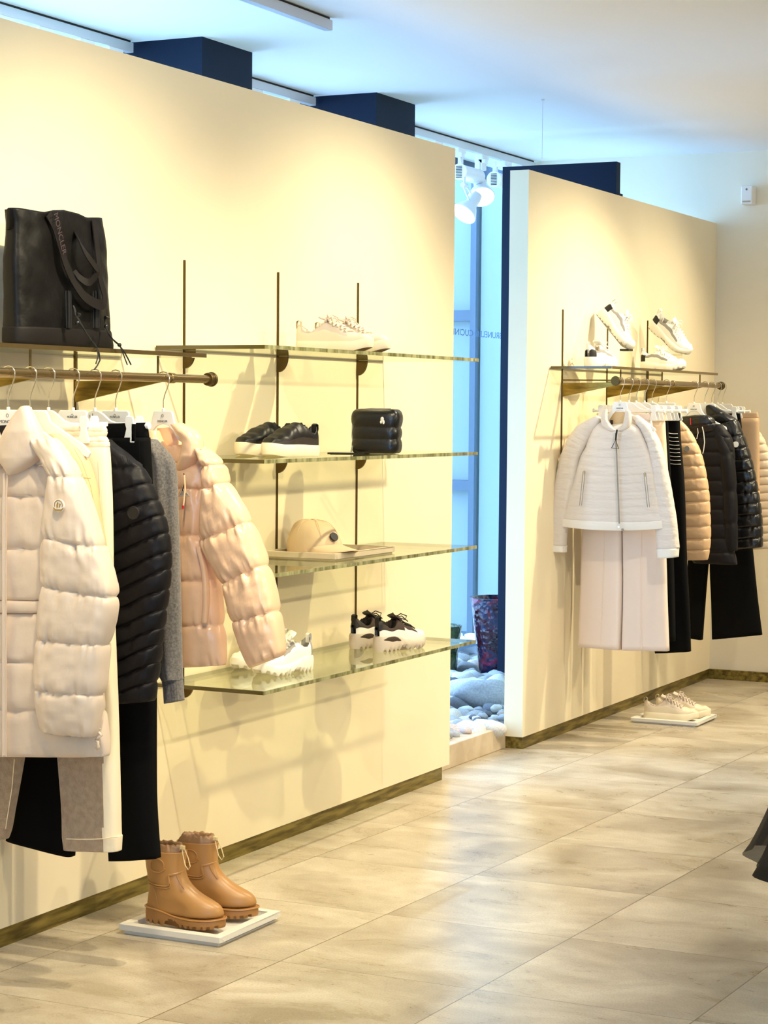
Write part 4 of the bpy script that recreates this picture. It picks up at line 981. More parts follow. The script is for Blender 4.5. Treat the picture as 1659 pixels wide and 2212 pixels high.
def upper_mesh(L, Wd, top, base_z, hts, openr, mi_fn, dip=.055, fit=.93, nx=64, na=44, quilt=0):
    b = MB(); vs = []; fs = []; mi = []
    t0, t1 = openr
    for i in range(nx+1):
        t = .012+.975*(1-math.cos(PI*i/nx))/2; h = pls(hts, t); wd = foot_w(t, Wd)*fit
        for j in range(na+1):
            a = -PI/2+PI*j/na; cs = math.cos(a); sn = math.sin(a)
            y = wd*math.copysign(abs(sn)**.72, sn)*(1-.22*sm(.3, 1, cs)*(t < .5)*1)
            z = h*cs**.62
            # ankle opening
            tc = (t-(t0+t1)/2)/((t1-t0)/2)
            rr = tc*tc+(a/1.02)**2
            o = 1-sm(.80, 1.12, rr)
            col = math.exp(-((rr-1.05)/.18)**2)*.004
            z = z*(1-o)+(h-dip)*o*1.0 if o > 0 else z
            z += col
            if quilt: z += quilt*abs(math.sin(t*26))*cs*(1-o)
            vs.append((L*t, y, base_z(t)+z))
    n = na+1
    for i in range(nx):
        for j in range(na):
            fs.append((i*n+j, (i+1)*n+j, (i+1)*n+j+1, i*n+j+1))
            t = .012+.975*(1-math.cos(PI*(i+.5)/nx))/2; a = -PI/2+PI*(j+.5)/na
            tc = (t-(t0+t1)/2)/((t1-t0)/2); rr = tc*tc+(a/1.02)**2
            mi.append(1 if rr < .93 else mi_fn(t, a))
    b.add(vs, fs, mi)
    def surf(t, a, off=.002):
        h = pls(hts, t); wd = foot_w(t, Wd)*fit; cs = math.cos(a); sn = math.sin(a)
        return Vector((L*t, (wd+off)*math.copysign(abs(sn)**.72, sn)*(1-.22*sm(.3, 1, cs)*(t < .5)), base_z(t)+(h+off)*cs**.62))
    return b, surf
def shoe(name, label, loc, th, style, L=.28, group=None, rot=None):
    t = thing(name, label, 'shoe', loc, group, (0, 0, th), world=False)
    if rot is not None:
        t.rotation_euler = rot.to_euler()
    S = STY[style]; Wd = S.get('w', .05)
    bz = S['prof']
    sole_mesh(L, Wd, bz, S['flare'], tread=S.get('tread', 0), wave=S.get('wave', 0)).build('sole', S['sole'], t, sharp=50)
    if S.get('treadm'):
        sole_mesh(L*.99, Wd*.95, lambda q: (bz(q)[0]-.0015, bz(q)[0]+.004), 0, tread=.0).build('tread', S['treadm'], t)
    b, surf = upper_mesh(L, Wd, 0, lambda q: bz(q)[1]-.004, S['h'], S['open'], S['mi'], S.get('dip', .055), S.get('fit', .93), quilt=S.get('quilt', 0))
    b.build('upper', S['upper'], t, sharp=180)
    if S.get('mid'):   # sculpted overlay band along the side of the sole
        z0, z1, mt, ta, tb = S['mid']
        for s in (1, -1):
            k = MB(); rs = []
            for i in range(25):
                q = lerp(ta, tb, i/24); f = math.sin(PI*min(1, max(0, (q-ta)/(tb-ta))))**.6+.02; zb, zt = bz(q)
                w_ = foot_w(q, Wd)*1.02; zc = zt+z0; hh = z1*f
                rs.append([(L*q, s*(w_+.004*math.cos(a))*1.0, zc+hh*math.sin(a)) for a in [2*PI*j/10 for j in range(10)]])
            k.rings(rs).build('side_panel', mt, t)
    if S.get('laces'):
        k = MB(); ta, tb, n, lm = S['laces']
        for i in range(n):
            q = lerp(ta, tb, i/(n-1)); a0 = .62
            for (qa, qb) in ((q, q+.012), ):
                k.tube([surf(lerp(qa, qb, u), lerp(-a0, a0, u), .003+.0025*math.sin(PI*u)) for u in [v/6 for v in range(7)]], S.get('lr', .0028), 6, flat=1)
            if i < n-1: k.tube([surf(lerp(q, q+(tb-ta)/(n-1), u), lerp(a0, -a0, u), .004+.002*math.sin(PI*u)) for u in [v/6 for v in range(7)]], S.get('lr', .0028)*.9, 6)
        c = surf(ta-.01, 0, .006)
        for s in (1, -1):
            k.tube([c, c+Vector((.008, s*.018, .014)), c+Vector((.02, s*.036, .006)), c+Vector((.02, s*.03, -.008)), c+Vector((.006, s*.012, -.001)), c], .0022, 6)
            k.tube([c, c+Vector((.022, s*.012, .004)), c+Vector((.036, s*.03, -.016))], .0022, 6)
        k.build('laces', lm, t)
        # tongue
        k = MB(); rs = []
        for i in range(9):
            u = i/8; q = lerp(ta-.1, ta+.03, u); c = surf(max(q, .3), 0, .004); c.z = surf(ta, 0).z+lerp(S.get('tong', .02), 0, u**.8); c.x = L*q
            rs.append([(c.x+.004*math.sin(a), .021*math.cos(a)*(.8+.2*math.sin(PI*min(u+.2, 1))), c.z+.0045*math.sin(a)-.004*abs(math.cos(a))) for a in [2*PI*j/16 for j in range(16)]])
        k.rings(rs).build('tongue', S['tongue'], t)
    if S.get('tab'):
        k = MB(); hz = bz(.02)[1]+pls(S['h'], .03)-.006; xh = L*.03
        tm, tw, hh = S['tab']
        pts = [(xh-.004, hz-.018), (xh-.009, hz), (xh-.008, hz+hh*.8), (xh, hz+hh), (xh+.007, hz+hh*.75), (xh+.006, hz), (xh+.006, hz-.012)]
        rs = [[(x_, -tw/2, z_), (x_, tw/2, z_), (x_+.0018, tw/2, z_+.0006), (x_+.0018, -tw/2, z_+.0006)] for x_, z_ in pts]
        k.rings(rs).build('heel_tab', tm, t, sharp=50)
    if S.get('cap'):
        k = MB(); rs = []
        for i in range(10):
            q = lerp(.80, .985, i/9)
            rs.append([tuple(surf(q, a, .0018)) for a in [-1.5+3.0*j/20 for j in range(21)]])
        n = 21; vs = [v for r_ in rs for v in r_]; fs = [(i*n+j, (i+1)*n+j, (i+1)*n+j+1, i*n+j+1) for i in range(9) for j in range(20)]
        k.add(vs, fs).build('toe_cap', S['cap'], t)
    return t
def flatprof(hh, ht, spring=.012):
    return lambda t: (spring*sm(.72, 1, t)**1.3, lerp(hh, ht, sm(.1, .6, t))+spring*.8*sm(.8, 1, t))
STY = {
 'cream': dict(prof=flatprof(.036, .034, .014), flare=.08, sole='sole_cream', treadm='tread', upper=['shoe_mesh', 'lining_l', 'shoe_cream'], h=[(0, .05), (.05, .062), (.2, .048), (.32, .062), (.42, .074), (.55, .058), (.72, .036), (.88, .026), (1, .004)],
               open=(.03, .37), mi=lambda t, a: 2 if (abs(a) > 1.15 or t > .72 or t < .1) else 0, laces=(.42, .70, 6, 'shoe_mesh'), tongue='shoe_mesh', tab=('tray', .014, .018), tong=.014, lr=.0034),
 'slip': dict(prof=flatprof(.036, .04, .008), flare=.12, sole='sole_cream', upper=['shoe_black', 'lining', 'shoe_dark'], h=[(0, .05), (.06, .068), (.16, .062), (.3, .072), (.42, .074), (.6, .058), (.78, .036), (.9, .022), (1, .003)],
              open=(.05, .33), mi=lambda t, a: 2 if abs(a) > 1.38 else 0, tab=('blackm', .016, .018), quilt=.0035, dip=.05),
 'chunkyw': dict(prof=lambda t: (.006*sm(.3, .42, t)*(1-sm(.42, .54, t))*2+.014*sm(.78, 1, t), .05-.016*sm(.2, .55, t)+.012*sm(.8, 1, t)), flare=.16, wave=.10, tread=.008, sole='sole_white', upper=['shoe_white', 'lining_l', 'shoe_grey'],
                 h=[(0, .05), (.05, .062), (.2, .05), (.34, .068), (.44, .076), (.56, .058), (.74, .036), (.9, .024), (1, .003)], open=(.04, .38), mi=lambda t, a: 2 if (.40 < t < .66 and .55 < abs(a) < 1.0) or t < .09 else 0,
                 laces=(.44, .72, 6, 'shoe_white'), tongue='shoe_white', tab=('shoe_white', .014, .02), w=.052, tong=.022),
 'chunkyb': dict(prof=lambda t: (.006*sm(.3, .42, t)*(1-sm(.42, .54, t))*2+.014*sm(.78, 1, t), .056-.018*sm(.2, .55, t)+.012*sm(.8, 1, t)), flare=.16, wave=.08, tread=.008, sole='shoe_mesh', upper=['shoe_brown', 'lining', 'shoe_white', 'shoe_dark'],
                 h=[(0, .048), (.05, .06), (.2, .044), (.34, .066), (.44, .072), (.56, .056), (.74, .036), (.9, .024), (1, .003)], open=(.04, .38),
                 mi=lambda t, a: 2 if (t > .70 or (t > .45 and abs(a) > 1.05) or abs(a) > 1.32) else (3 if (t < .12 or .38 < t < .70 and abs(a) < .55) else 0), laces=(.42, .68, 6, 'shoe_dark'), tongue='shoe_dark', tab=('blackm', .016, .02), w=.052, tong=.016,
                 mid=(-.012, .011, 'shoe_brown', .04, .34), lr=.002),
 'runner': dict(prof=lambda t: (.004*sm(.3, .42, t)*(1-sm(.42, .54, t))*2+.016*sm(.74, 1, t), .048-.014*sm(.2, .55, t)+.014*sm(.8, 1, t)), flare=.14, wave=.05, tread=.005, sole='sole_white', treadm='shoe_grey', upper=['shoe_white', 'lining_l', 'shoe_grey', 'blackm'],
                h=[(0, .048), (.05, .062), (.2, .048), (.34, .066), (.44, .074), (.56, .056), (.74, .036), (.9, .024), (1, .003)], open=(.04, .38), mi=lambda t, a: 3 if (t < .16 and abs(a) > 1.1) else (2 if (.12 < t < .68 and 1.0 < abs(a) < 1.3) else 0),
                laces=(.44, .72, 6, 'shoe_white'), tongue='shoe_white', tab=('shoe_white', .014, .018), w=.05, tong=.018),
}
R_ = math.radians
# cream sneakers on the top shelf: toes out over the shelf edge
shoe('sneaker', 'cream low sneaker on the top glass shelf, the nearer and left one of its pair', (.125, 6.17, Z1), R_(2), 'cream', .285)
shoe('sneaker', 'cream low sneaker on the top glass shelf, mostly hidden behind its nearer mate', (.128, 6.30, Z1), R_(2), 'cream', .285)
# black slip-ons, toes towards the camera
shoe('slip_on_shoe', 'black quilted slip-on shoe with cream sole, left one of the pair on the second shelf', (.15, 6.08, Z2), R_(-101), 'slip', .265)
shoe('slip_on_shoe', 'black quilted slip-on shoe with cream sole, right one of the pair, nearer the pouch', (.268, 6.05, Z2), R_(-101), 'slip', .265)
# chunky white pair, lowest shelf
shoe('chunky_sneaker', 'white chunky sneaker half hidden behind the peach sleeve cuff, left one of the pair', (.135, 6.10, Z4), R_(-102), 'chunkyw', .27)
shoe('chunky_sneaker', 'white chunky sneaker with grey lacing, right of the peach sleeve on the lowest shelf', (.265, 6.02, Z4), R_(-102), 'chunkyw', .27)
# brown and white pair
shoe('chunky_sneaker', 'brown and white chunky sneaker on the lowest shelf, left one of its pair', (.13, 6.60, Z4), R_(82), 'chunkyb', .265)
shoe('chunky_sneaker', 'brown and white chunky sneaker on the lowest shelf, right one of its pair', (.245, 6.56, Z4), R_(78), 'chunkyb', .265)

# ---- quilted pouch
PK = 1.08
t = thing('pouch', 'black padded cube pouch with zip and white emblem on the second shelf', 'pouch', (.27, 6.50, Z2), rot=(0, 0, R_(12)), world=False)
b = MB(); rs = []
LV = [(0, .86), (.004, .97), (.03, 1.03), (.048, .985), (.052, .93), (.057, .985), (.075, 1.02), (.09, .985), (.094, .93), (.099, 1.0), (.12, 1.05), (.138, 1.02), (.15, .9), (.154, .7)]
for z, f in LV:
    q = []
    for j in range(64):
        a = 2*PI*j/64; cx_, sx_ = math.cos(a), math.sin(a)
        q.append((.086*f*math.copysign(abs(cx_)**.42, cx_), .05*f*math.copysign(abs(sx_)**.5, sx_), z+.003*noise.noise(Vector((cx_*3, sx_*3, z*40)))+(.006*(cx_*cx_) if z > .12 else 0)))
    rs.append(q)
b.rings(rs).build('body', 'shinyblk', t, sharp=180, sub=1)
MB().tube([(-.077, -.03, .02), (-.081, -.034, .06), (-.08, -.034, .1), (-.078, -.03, .135), (-.06, -.01, .155), (-.02, .0, .158), (.05, .0, .158)], .003, 8).build('zip', 'shoe_grey', t)
MB().tube([(-.078, -.04, .028), (-.082, -.044, .006)], .003, 8).build('zip_puller', 'shoe_grey', t)
e = MB()
e.ell((.032, -.0545, .122), (.006, .002, .009), 14, 8).ell((.028, -.0545, .112), (.004, .002, .006), 12, 6).ell((.037, -.0545, .112), (.004, .002, .008), 12, 6); e.build('emblem', 'plastic', t)
MB().box((-.15, -.075, .0), (-.03, -.055, .004)).box((-.17, -.04, .0), (-.02, -.018, .003)).build('wrist_strap', 'blackm', t, smooth=False)

# ---- limed tray with the cap
def tray(name, label, x0, x1, y0, y1, z, m, h=.024, rim=.022, base=True, foot=.0):
    t = thing(name, label, 'tray', ((x0+x1)/2, (y0+y1)/2, z))
    b = MB()
    b.box((x0, y0, z+foot), (x1, y0+rim, z+h)).box((x0, y1-rim, z+foot), (x1, y1, z+h)).box((x0, y0+rim, z+foot), (x0+rim, y1-rim, z+h)).box((x1-rim, y0+rim, z+foot), (x1, y1-rim, z+h))
    b.build('rim', m, t, smooth=False, bevel=.0015)
    e = rim*.45
    b = MB().box((x0+e, y0+e, z), (x1-e, y1-e, z+max(foot, .004)+.002)); b.build('tray_base', m, t, smooth=False)
    return t
q1 = W(724, 1212, 2, Z3+.0); q2 = W(889, 1196, 2, Z3); q3 = W(560, 1197, 2, Z3)
tray('display_tray', 'limed wood tray on the third glass shelf, under the beige cap', .03, q1.x, q1.y, q2.y, Z3, 'tray', .024, .016, foot=.005)
def cap_obj():
    t = thing('baseball_cap', 'beige twill baseball cap with dark round badge resting in the wooden tray', 'cap', (.16, 6.25, Z3+.0075), rot=(0, 0, R_(-22)), world=False); t.scale = (1.08, 1.08, 1.04)
    b = MB(); rs = []; nA = 72
    for k in range(15):
        ph = PI/2*k/14.5; q = []
        for j in range(nA):
            a = 2*PI*j/nA
            seam = .0018*abs(math.sin(3*a))**.4
            rr = (1+.03*noise.noise(Vector((math.cos(a)*1.5, math.sin(a)*1.5, ph*2))))*(1)
            r = (.096+seam)*math.cos(ph)**.7*rr
            z = .115*math.sin(ph)**1.05
            x = r*math.cos(a)*1.03-.02*math.sin(ph)**2
            q.append((x, r*math.sin(a)*.86, z+.012*max(0, -math.cos(a))*math.cos(ph)))
        rs.append(q)
    b.rings(rs).build('crown', 'cap', t, sharp=180)
    MB().ell((-.01, 0, .116), (.007, .007, .003), 12, 6).build('top_button', 'cap', t)
    k = MB()
    for s in range(3):
        a0 = PI/6+s*PI/3
        for sg in (1, -1):
            a = a0*sg if True else 0
            k.tube([(((.0955)*math.cos(ph)**.62)*math.cos(a)*1.03-.01*math.sin(ph), .0955*math.cos(ph)**.62*math.sin(a)*.86, .1155*math.sin(ph)**1.05+.012*max(0, -math.cos(a))*math.cos(ph)) for ph in [PI/2*i/12*.97 for i in range(13)]], .0009, 5)
    k.build('seam', 'cap', t)
    b = MB(); vs = []; n = 21; mcount = 9
    for lay in (0, 1):
        for i in range(mcount):
            u = i/(mcount-1)
            for j in range(n):
                v = -1+2*j/(n-1); a = v*1.1
                inx, iny = .094*math.cos(a)*1.03, .094*math.sin(a)*.86
                out = .09*math.cos(v*PI/2)**.6
                x = inx+u*out; y = iny*(1+.02*u)
                vs.append((x, y, .034-.016*u-.022*v*v*(.5+.5*u)+.004*u*(1-v*v)-(.0035 if lay else 0)+.004))
    fs = []
    N_ = mcount*n
    for i in range(mcount-1):
        for j in range(n-1):
            fs.append((i*n+j, (i+1)*n+j, (i+1)*n+j+1, i*n+j+1)); fs.append((N_+i*n+j, N_+i*n+j+1, N_+(i+1)*n+j+1, N_+(i+1)*n+j))
    for j in range(n-1):
        fs.append(((mcount-1)*n+j, N_+(mcount-1)*n+j, N_+(mcount-1)*n+j+1, (mcount-1)*n+j+1))
    mi = [0]*len(fs)
    o = b.add(vs, fs).build('brim', 'cap', t, sharp=60)
    for k in range(1): pass
    c = Vector((.088, -.0, .062)); d = Vector((1, 0, .55)).normalized()
    MB().cyl(c, c+d*.006, .015, 24).build('badge', 'blackm', t)
    k = MB()
    k.tube([(.093*math.cos(a)*1.02, .093*math.sin(a)*.85, .004) for a in [PI*.62+PI*.76*i/16 for i in range(17)]], .006, 8)
    k.build('back_strap', 'blackm', t)
cap_obj()

# ---- boots on their white tray
tray('display_tray', 'white square frame tray on the floor under the caramel boots', .205, .545, 4.965, 5.32, 0, 'traywhite', .03, .028, foot=.012)
def boot(label, loc, th, cord=True):
    t = thing('ankle_boot', label, 'boot', loc, None, (0, 0, th), world=False); t.scale = (.97, .97, .94)
    L, Wd = .262, .05
    bz = lambda q: (.016*sm(.3, .33, q)*(1-sm(.44, .47, q))+.006*sm(.8, 1, q)+0, .05-.020*sm(.1, .55, q)+.004*sm(.85, 1, q))
    sole_mesh(L, Wd, bz, .06, tread=.011).build('sole', 'bootsole', t, sharp=40)
    # welt
    MB().tube([(L*TT[i]+(.003 if TT[i] > .5 else -.003)*abs(2*TT[i]-1)**3, s*foot_w(TT[i], Wd)*1.04+.006*math.sin(PI*TT[i])*0, bz(TT[i])[1]-.001) for s, rg in ((1, range(NST+1)), (-1, range(NST-1, 0, -1))) for i in rg], .0025, 6, closed=True).build('welt', 'boot', t)
    LV = [(.028, 0, 1.0, 1), (.045, 0, 1, .99), (.06, 0, .985, .96), (.072, .002, .94, .92), (.084, .004, .84, .88), (.098, .006, .72, .84), (.115, .008, .62, .82), (.135, .006, .545, .82), (.16, 0, .50, .86), (.19, -.004, .50, .9), (.222, -.006, .51, .93), (.226, -.007, .52, .95), (.229, -.006, .51, .93)]
    rs = []
    for z, x0, f, wf_ in LV:
        q = []
        for j in range(64):
            a = 2*PI*j/64; t_ = (1-math.cos(a))/2
            x = x0+.004+(L*f-x0-.008)*t_; sgn = 1 if math.sin(a) >= 0 else -1
            if z < .08: w_ = foot_w(max(.001, min(.999, t_*f)), Wd*.97)*wf_ if f > .97 else foot_w(max(.001, min(.999, t_)), Wd*.97)*wf_
            else: w_ = Wd*.90*wf_*abs(math.sin(a))**.85
            k = sm(.05, .1, z); w1 = foot_w(max(.001, min(.999, t_)), Wd*.97)*wf_; w2 = Wd*.92*wf_*abs(math.sin(a))**.8
            w_ = lerp(w1, w2, k)
            q.append((x, sgn*w_, z+(.03*sm(.0, .06, z)*(1-sm(.06, .1, z))*0)))
        rs.append(q)
    # inner wall of shaft
    top = rs[-1]; cx = sum(p[0] for p in top)/64
    rs.append([(cx+(p[0]-cx)*.94, p[1]*.94, .227) for p in top]); rs.append([(cx+(p[0]-cx)*.92, p[1]*.92, .17) for p in top])
    MB().rings(rs).build('upper', 'boot', t, sharp=180, sub=1)
    # raised rand line around the ankle and up the sides
    def ax(z):
        for (za, xa, fa, wa), (zb, xb, fb, wb) in zip(LV, LV[1:]):
            if z <= zb: u = (z-za)/(zb-za); return lerp(xa, xb, u), lerp(fa, fb, u), lerp(wa, wb, u)
        return LV[-1][1:]
    def surf(z, a, off=.0022):
        x0, f, wf_ = ax(z); t_ = (1-math.cos(a))/2; k = sm(.05, .1, z)
        w1 = foot_w(max(.001, min(.999, t_)), Wd*.97)*wf_; w2 = Wd*.92*wf_*abs(math.sin(a))**.8
        s = 1 if math.sin(a) >= 0 else -1
        return Vector((x0+.004+(L*f-x0-.008)*t_, s*(lerp(w1, w2, k)+off), z))
    k = MB()
    for s in (1, -1):
        for dz in (0, .006):
            k.tube([surf(z+dz*(1 if i < 12 else .3), s*a) for i, (a, z) in enumerate([(.02, .148), (.12, .135), (.3, .126), (.6, .122), (.9, .119), (1.2, .117), (1.45, .117), (1.65, .118), (1.8, .121), (1.9, .128), (1.95, .14), (2.0, .152), (2.05, .158), (2.3, .160), (2.7, .164), (3.1, .166)])], .0023, 6)
        k.tube([surf(z, s*2.5) for z in (.158, .14, .125, .118)], .001, 6)
        k.tube([surf(z, s*.95) for z in (.118, .09, .06, .04)], .0008, 6)
    k.build('raised_rand', 'boot', t)
    # moulded emblem on the shaft
    e = MB(); x0_, f_, w_ = ax(.187); hx = (L*f_-x0_-.008)/2; xc = x0_+.004+hx; ec = xc-.008
    def onsh(dx, dz):
        q = (ec+dx-xc)/hx; a_ = math.acos(max(-1, min(1, -q))); return Vector((ec+dx, -(Wd*.92*ax(.187+dz)[2]*abs(math.sin(a_))**.8+.0012), .187+dz))
    e.tube([onsh(.024*math.cos(a), .021*math.sin(a)) for a in [PI*(-.15+1.3*i/20) for i in range(21)]], .002, 6)
    e.tube([onsh(*q) for q in ((-.027, -.008), (-.022, -.015), (-.01, -.022), (.01, -.022), (.022, -.015), (.027, -.008))], .002, 6)
    e.build('emblem', 'boot', t)
    # gathered nylon cuff
    rs = []
    for z, f in ((.205, .9), (.226, .92), (.236, .86), (.243, .76), (.25, .72), (.244, .62), (.225, .6), (.2, .7)):
        q = []
        for j in range(96):
            a = 2*PI*j/96; p = surf(.225, a, 0); nn = noise.noise(Vector((math.cos(a)*6, math.sin(a)*6, z*50)))
            g_ = .0022*math.sin(a*17+z*60)*(z > .235)
            q.append((cx+(p.x-cx)*(f+g_*8+nn*.06), p.y*(f+g_*8+nn*.06), z+.004*nn))
        rs.append(q)
    MB().rings(rs, cap=False).build('drawstring_cuff', 'bootcuff', t, sharp=180)
    c = Vector((L*.50, -.022, .245))
    k = MB().tube([c, c+Vector((.006, -.008, -.02)), c+Vector((.018, -.016, -.05)), c+Vector((.03, -.02, -.062)), c+Vector((.036, -.018, -.052)), c+Vector((.026, -.012, -.028)), c+Vector((.01, -.004, -.004))], .0017, 6)
    k.build('cord', 'cord', t)
    MB().box((c.x-.006, c.y-.006, c.z-.006), (c.x+.008, c.y+.006, c.z+.006)).build('cord_stop', 'cord', t, smooth=False, bevel=.002)
    return t
boot('caramel rubber ankle boot with moulded emblem, the nearer one on the white tray', (.25, 5.045, .028), R_(4))
boot('caramel rubber ankle boot, the farther one on the white tray', (.268, 5.19, .028), R_(8))

# ---- cream sneakers on the far floor tray
tray('display_tray', 'white square tray on the floor under the cream sneakers, near the back wall', .16, .50, 9.56, 9.885, 0, 'traywhite', .024, .028, foot=.008)
shoe('sneaker', 'cream low sneaker on the floor tray near the back wall, the nearer one', (.195, 9.66, .011), R_(9), 'cream', .27)
shoe('sneaker', 'cream low sneaker on the floor tray near the back wall, the farther one', (.215, 9.78, .011), R_(10), 'cream', .275)

# ---- white runners on the right-hand shelf
ymid = 9.14
def at(px, py, x): return W(px, py, 0, x)
shoe('runner', 'white and grey sneaker standing at the left end of the right-hand shelf', (.11, at(1268, 790, .11).y, ZR), R_(80), 'runner', .24)
shoe('runner', 'white sneaker with black heel standing at the right on the right-hand shelf', (.05, at(1385, 790, .05).y, ZR), R_(-10), 'runner', .25)
def stand(px, py, x, w_, h, label, yaw):
    c = at(px, py, x)
    t = thing('shoe_stand', label, 'shoe stand', (x, c.y, ZR))
    y = c.y
    MB().box((x-.06, y-.05, ZR), (x+.06, y+.05, ZR+.003)).build('stand_base', 'acrylic', t, smooth=False)
    MB().box((x-.03, y-.0015, ZR+.003), (x+.03, y+.0015, ZR+h)).build('stand_post', 'acrylic', t, smooth=False)
    return t, y
def tilt(th, pitch, roll=0):
    return Matrix.Rotation(th, 3, 'Z')@Matrix.Rotation(pitch, 3, 'Y')@Matrix.Rotation(roll, 3, 'X')
t1_, ys1 = stand(1352, 742, .2, .1, .085, 'clear acrylic stand holding up the tilted grey-panelled sneaker', 0)
MB().box((.18, ys1-.03, ZR+.082), (.225, ys1+.03, ZR+.092)).build('toe_rest', 'blackm', t1_, smooth=False)
c = at(1312, 672, .10)
shoe('runner', 'white sneaker with grey side panel tilted toe-down on a clear stand', (.02, 9.38, ZR+.262), 0, 'runner', .25, rot=tilt(R_(-6), R_(48), R_(-20)))
t2_, ys2 = stand(1462, 752, .22, .1, .085, 'clear acrylic stand holding the sneaker that shows its tread', 0)
MB().box((.2, ys2-.03, ZR+.08), (.24, ys2+.03, ZR+.088)).build('toe_rest', 'acrylic', t2_, smooth=False)
shoe('runner', 'white sneaker tilted toe-down with loose laces, showing its grey tread', (.05, 10.07, ZR+.235), 0, 'runner', .26, rot=tilt(R_(6), R_(38), R_(22)))

# ================================================================== TOTE BAG
t = thing('tote_bag', 'large black nylon tote with printed straps and cords, standing on the left shelf', 'bag', (.15, 4.68, ZL))
b = MB(); rs = []
B0 = [(15, 748), (236, 752)]
def bagrow(pl_, pr_, x, d):
    a = W(pl_[0]-12, pl_[1], 0, x); c = W(pr_[0]+21, pr_[1]+1, 0, x); return a, c, d
rowsb = [bagrow((60, 748), (237, 753), .2, .040), bagrow((60, 735), (234, 743), .2, .046), bagrow((60, 712), (231, 720), .2, .045), bagrow((60, 640), (229, 660), .2, .043), bagrow((58, 560), (229, 600), .2, .041), bagrow((62, 505), (226, 545), .2, .038), bagrow((62, 478), (222, 505), .2, .036), bagrow((58, 452), (219, 474), .2, .032)]
rs = []
for i in range(len(rowsb)-1):
    for k in range(6+(i == len(rowsb)-2)):
        u = k/6; A = rowsb[i][0].lerp(rowsb[i+1][0], u); Cc = rowsb[i][1].lerp(rowsb[i+1][1], u); D = lerp(rowsb[i][2], rowsb[i+1][2], u)
        # the top rim dips between the handles
        topf = max(0, (i+u-5)/2)
        ring = []
        for j in range(96):
            a = 2*PI*j/96; cx_, sx_ = math.cos(a), math.sin(a)
            ey = math.copysign(abs(cx_)**.45, cx_); ex = math.copysign(abs(sx_)**.6, sx_)
            mid = (A+Cc)/2; h = (Cc-A)/2
            pnt = mid+h*ey; nx = noise.noise(Vector((pnt.y*9, pnt.z*7, 2)))*.012+noise.noise(Vector((pnt.y*24+pnt.z*10, pnt.z*20, 5)))*.006
            px_ = pnt.x-.042+ex*(D+nx*(.4+abs(ex)*.6))
            zz = max(ZL+.0006, pnt.z)-topf*.014*math.cos(ey*PI*1.0)*(-1 if abs(ey) < .5 else .4)*(1 if ex > 0 else .3)
            ring.append((px_, pnt.y, zz))
        rs.append(ring)
inner = [(lerp(p[0], .158, .3), p[1], p[2]-.004) for p in rs[-1]]; rs.append(inner); rs.append([(lerp(p[0], .158, .2), p[1], p[2]-.05) for p in inner])
b.rings(rs).build('body', 'bagcloth', t, sharp=180)
def onbag(px, py, x=.225): return W(px, py, 0, x)
# heavier base panel
b = MB(); rs = []
for pl_, pr_, f in (((59, 749), (238, 753), .044), ((59, 735), (236, 745), .050), ((59, 709), (232, 718), .049), ((60, 704), (231, 714), .047)):
    A = W(pl_[0]-12, pl_[1], 0, .2); Cc = W(pr_[0]+21, pr_[1]+1, 0, .2); q = []
    for j in range(72):
        a = 2*PI*j/72; ey = math.copysign(abs(math.cos(a))**.45, math.cos(a)); ex = math.copysign(abs(math.sin(a))**.6, math.sin(a)); pnt = (A+Cc)/2+(Cc-A)/2*ey*1.005; q.append((pnt.x-.042+ex*f, pnt.y, max(ZL+.0005, pnt.z)))
    rs.append(q)
b.rings(rs).build('base_panel', 'bagtrim', t, sharp=180)
def strap(pts, w_, nm, m):
    P_ = [Vector(onbag(*p)) if len(p) == 3 else Vector(onbag(p[0], p[1])) for p in pts]
    fine = []
    for i in range(len(P_)-1):
        a, b_, c_, d_ = P_[max(i-1, 0)], P_[i], P_[i+1], P_[min(i+2, len(P_)-1)]
        for k in range(6): fine.append(crom(a, b_, c_, d_, k/6))
    fine.append(P_[-1]); rs = []
    for i, p in enumerate(fine):
        tg = (fine[min(i+1, len(fine)-1)]-fine[max(i-1, 0)]).normalized(); sd = tg.cross(Vector((1, .12, 0))).normalized()
        nrm = sd.cross(tg)
        rs.append([tuple(p+sd*w_/2+nrm*.0015), tuple(p+sd*w_/2-nrm*.0015), tuple(p-sd*w_/2-nrm*.0015), tuple(p-sd*w_/2+nrm*.0015)])
    b = MB().rings(rs); return b.build(nm, m, t, sharp=50)
s1 = strap([(104, 462, .2), (118, 490, .205), (130, 530, .21), (142, 570, .215), (158, 605, .22), (180, 638, .23), (205, 655, .235), (222, 658, .235), (226, 640, .23), (216, 600, .22), (212, 560, .21), (208, 520, .2), (203, 478, .19)], .028, 'strap', 'bagtrim')
s2 = strap([(150, 480, .15), (166, 510, .2), (184, 545, .235), (205, 575, .245), (212, 585, .245), (204, 600, .24), (190, 610, .235), (172, 600, .225), (160, 585, .215)], .02, 'strap', 'bagtrim')
text_obj('strap_print', 'MONCLER', .020, .115, (0, .36, -.93), (0, .93, .36), onbag(127, 505, .2125)+Vector((.004, 0, 0)), 'bagprint', s1)
for grp in ((142, 148, 153), (201, 207, 213)):
    b = MB()
    for x0_ in grp: b.tube([onbag(x0_+k*.3, 628+k*20, .212) for k in range(5)], .0016, 6)
    b.box(tuple(onbag(grp[0], 708, .204)), tuple(onbag(grp[2], 628, .211))).build('zip', 'blackm', t)
b = MB()
b.tube([onbag(*q) for q in ((158, 660, .24), (163, 680, .25), (172, 698, .255), (182, 712, .26), (188, 722, .262), (196, 732, .266), (206, 745, .27), (214, 762, .32), (216, 778, .32), (210, 790, .32), (204, 798, .32))], .0021, 7)
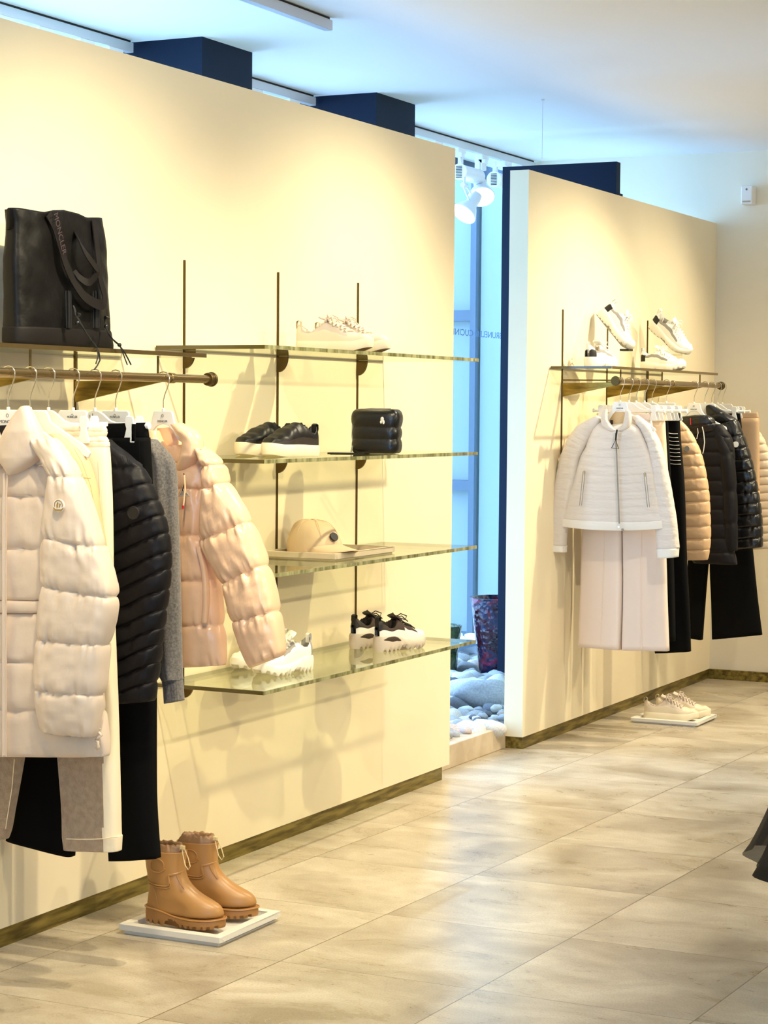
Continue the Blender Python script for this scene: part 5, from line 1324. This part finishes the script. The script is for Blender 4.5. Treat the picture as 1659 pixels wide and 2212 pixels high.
b.tube([onbag(*q) for q in ((160, 662, .24), (167, 684, .252), (178, 704, .258), (186, 719, .264), (198, 737, .27), (210, 752, .31), (212, 770, .322), (207, 786, .322))], .0018, 7)
b.tube([onbag(*q) for q in ((226, 690, .22), (229, 708, .23), (236, 724, .25), (248, 738, .29), (258, 746, .315), (268, 760, .32), (275, 772, .32), (283, 788, .32))], .0021, 7)
b.tube([onbag(*q) for q in ((228, 700, .225), (233, 718, .24), (244, 733, .28), (257, 744, .315), (264, 758, .322), (270, 775, .322), (275, 788, .322))], .0018, 7)
b.ell(tuple(onbag(258, 745, .316)), (.006, .006, .006), 10, 6)
b.build('drawcord', 'blackm', t)
for q in ((169, 680, .252), (231, 688, .228)):
    c = onbag(*q); MB().cyl(c+Vector((0, -.009, .002)), c+Vector((0, .007, 0)), .0052, 14).ell((c.x, c.y-.004, c.z-.022), (.006, .006, .007), 12, 8).build('cord_stopper', 'logo' if False else 'shinyblk', t)
MB().tube([onbag(*q) for q in ((34, 461, .17), (60, 466, .18), (88, 478, .19), (100, 480, .195))], .002, 6).build('rim_seam', 'bagtrim', t)

# ================================================================== SHEER SKIRT at the right edge
t = thing('mannequin', 'black sheer layered skirt on a mannequin, only its hem showing at the right edge', 'mannequin', (2.3, 5.44, 0))
cx0, cy0 = 2.30, 5.44
def skirt(rh, zh, nm, m, wob, sd):
    rs = []
    for k in range(26):
        u = k/25; z = lerp(zh, 1.0, u); r = lerp(rh, .13, u**.8)
        rs.append([(cx0+(r*(1+wob*(1-u)*math.sin(a*9+sd)+.03*(1-u)*math.sin(a*23+sd)))*math.cos(a), cy0+(r*(1+wob*(1-u)*math.sin(a*9+sd)))*math.sin(a), z+.02*(1-u)*math.sin(a*4+sd)) for a in [2*PI*j/160 for j in range(160)]])
    return MB().rings(rs, cap=False).build(nm, m, t, sharp=180)
skirt(.345, .34, 'sheer_layer', 'sheer', .05, .5)
skirt(.315, .30, 'underskirt', 'hem', .07, 2.2)
rs = [[(cx0+r*math.cos(a), cy0+r*.7*math.sin(a), z) for a in [2*PI*j/32 for j in range(32)]] for z, r in ((.9, .13), (1.0, .125), (1.1, .13), (1.25, .16), (1.38, .17), (1.44, .12), (1.47, .05), (1.56, .045))]
MB().rings(rs).build('torso', 'skin', t, sharp=180)
MB().cyl((cx0, cy0, .01), (cx0, cy0, .95), .012).build('pole', 'alu', t)
MB().cyl((cx0, cy0, 0), (cx0, cy0, .012), .15, 48).build('base', 'alu', t)

for o in bpy.data.objects:
    if o.get('_world') is not None: del o['_world']
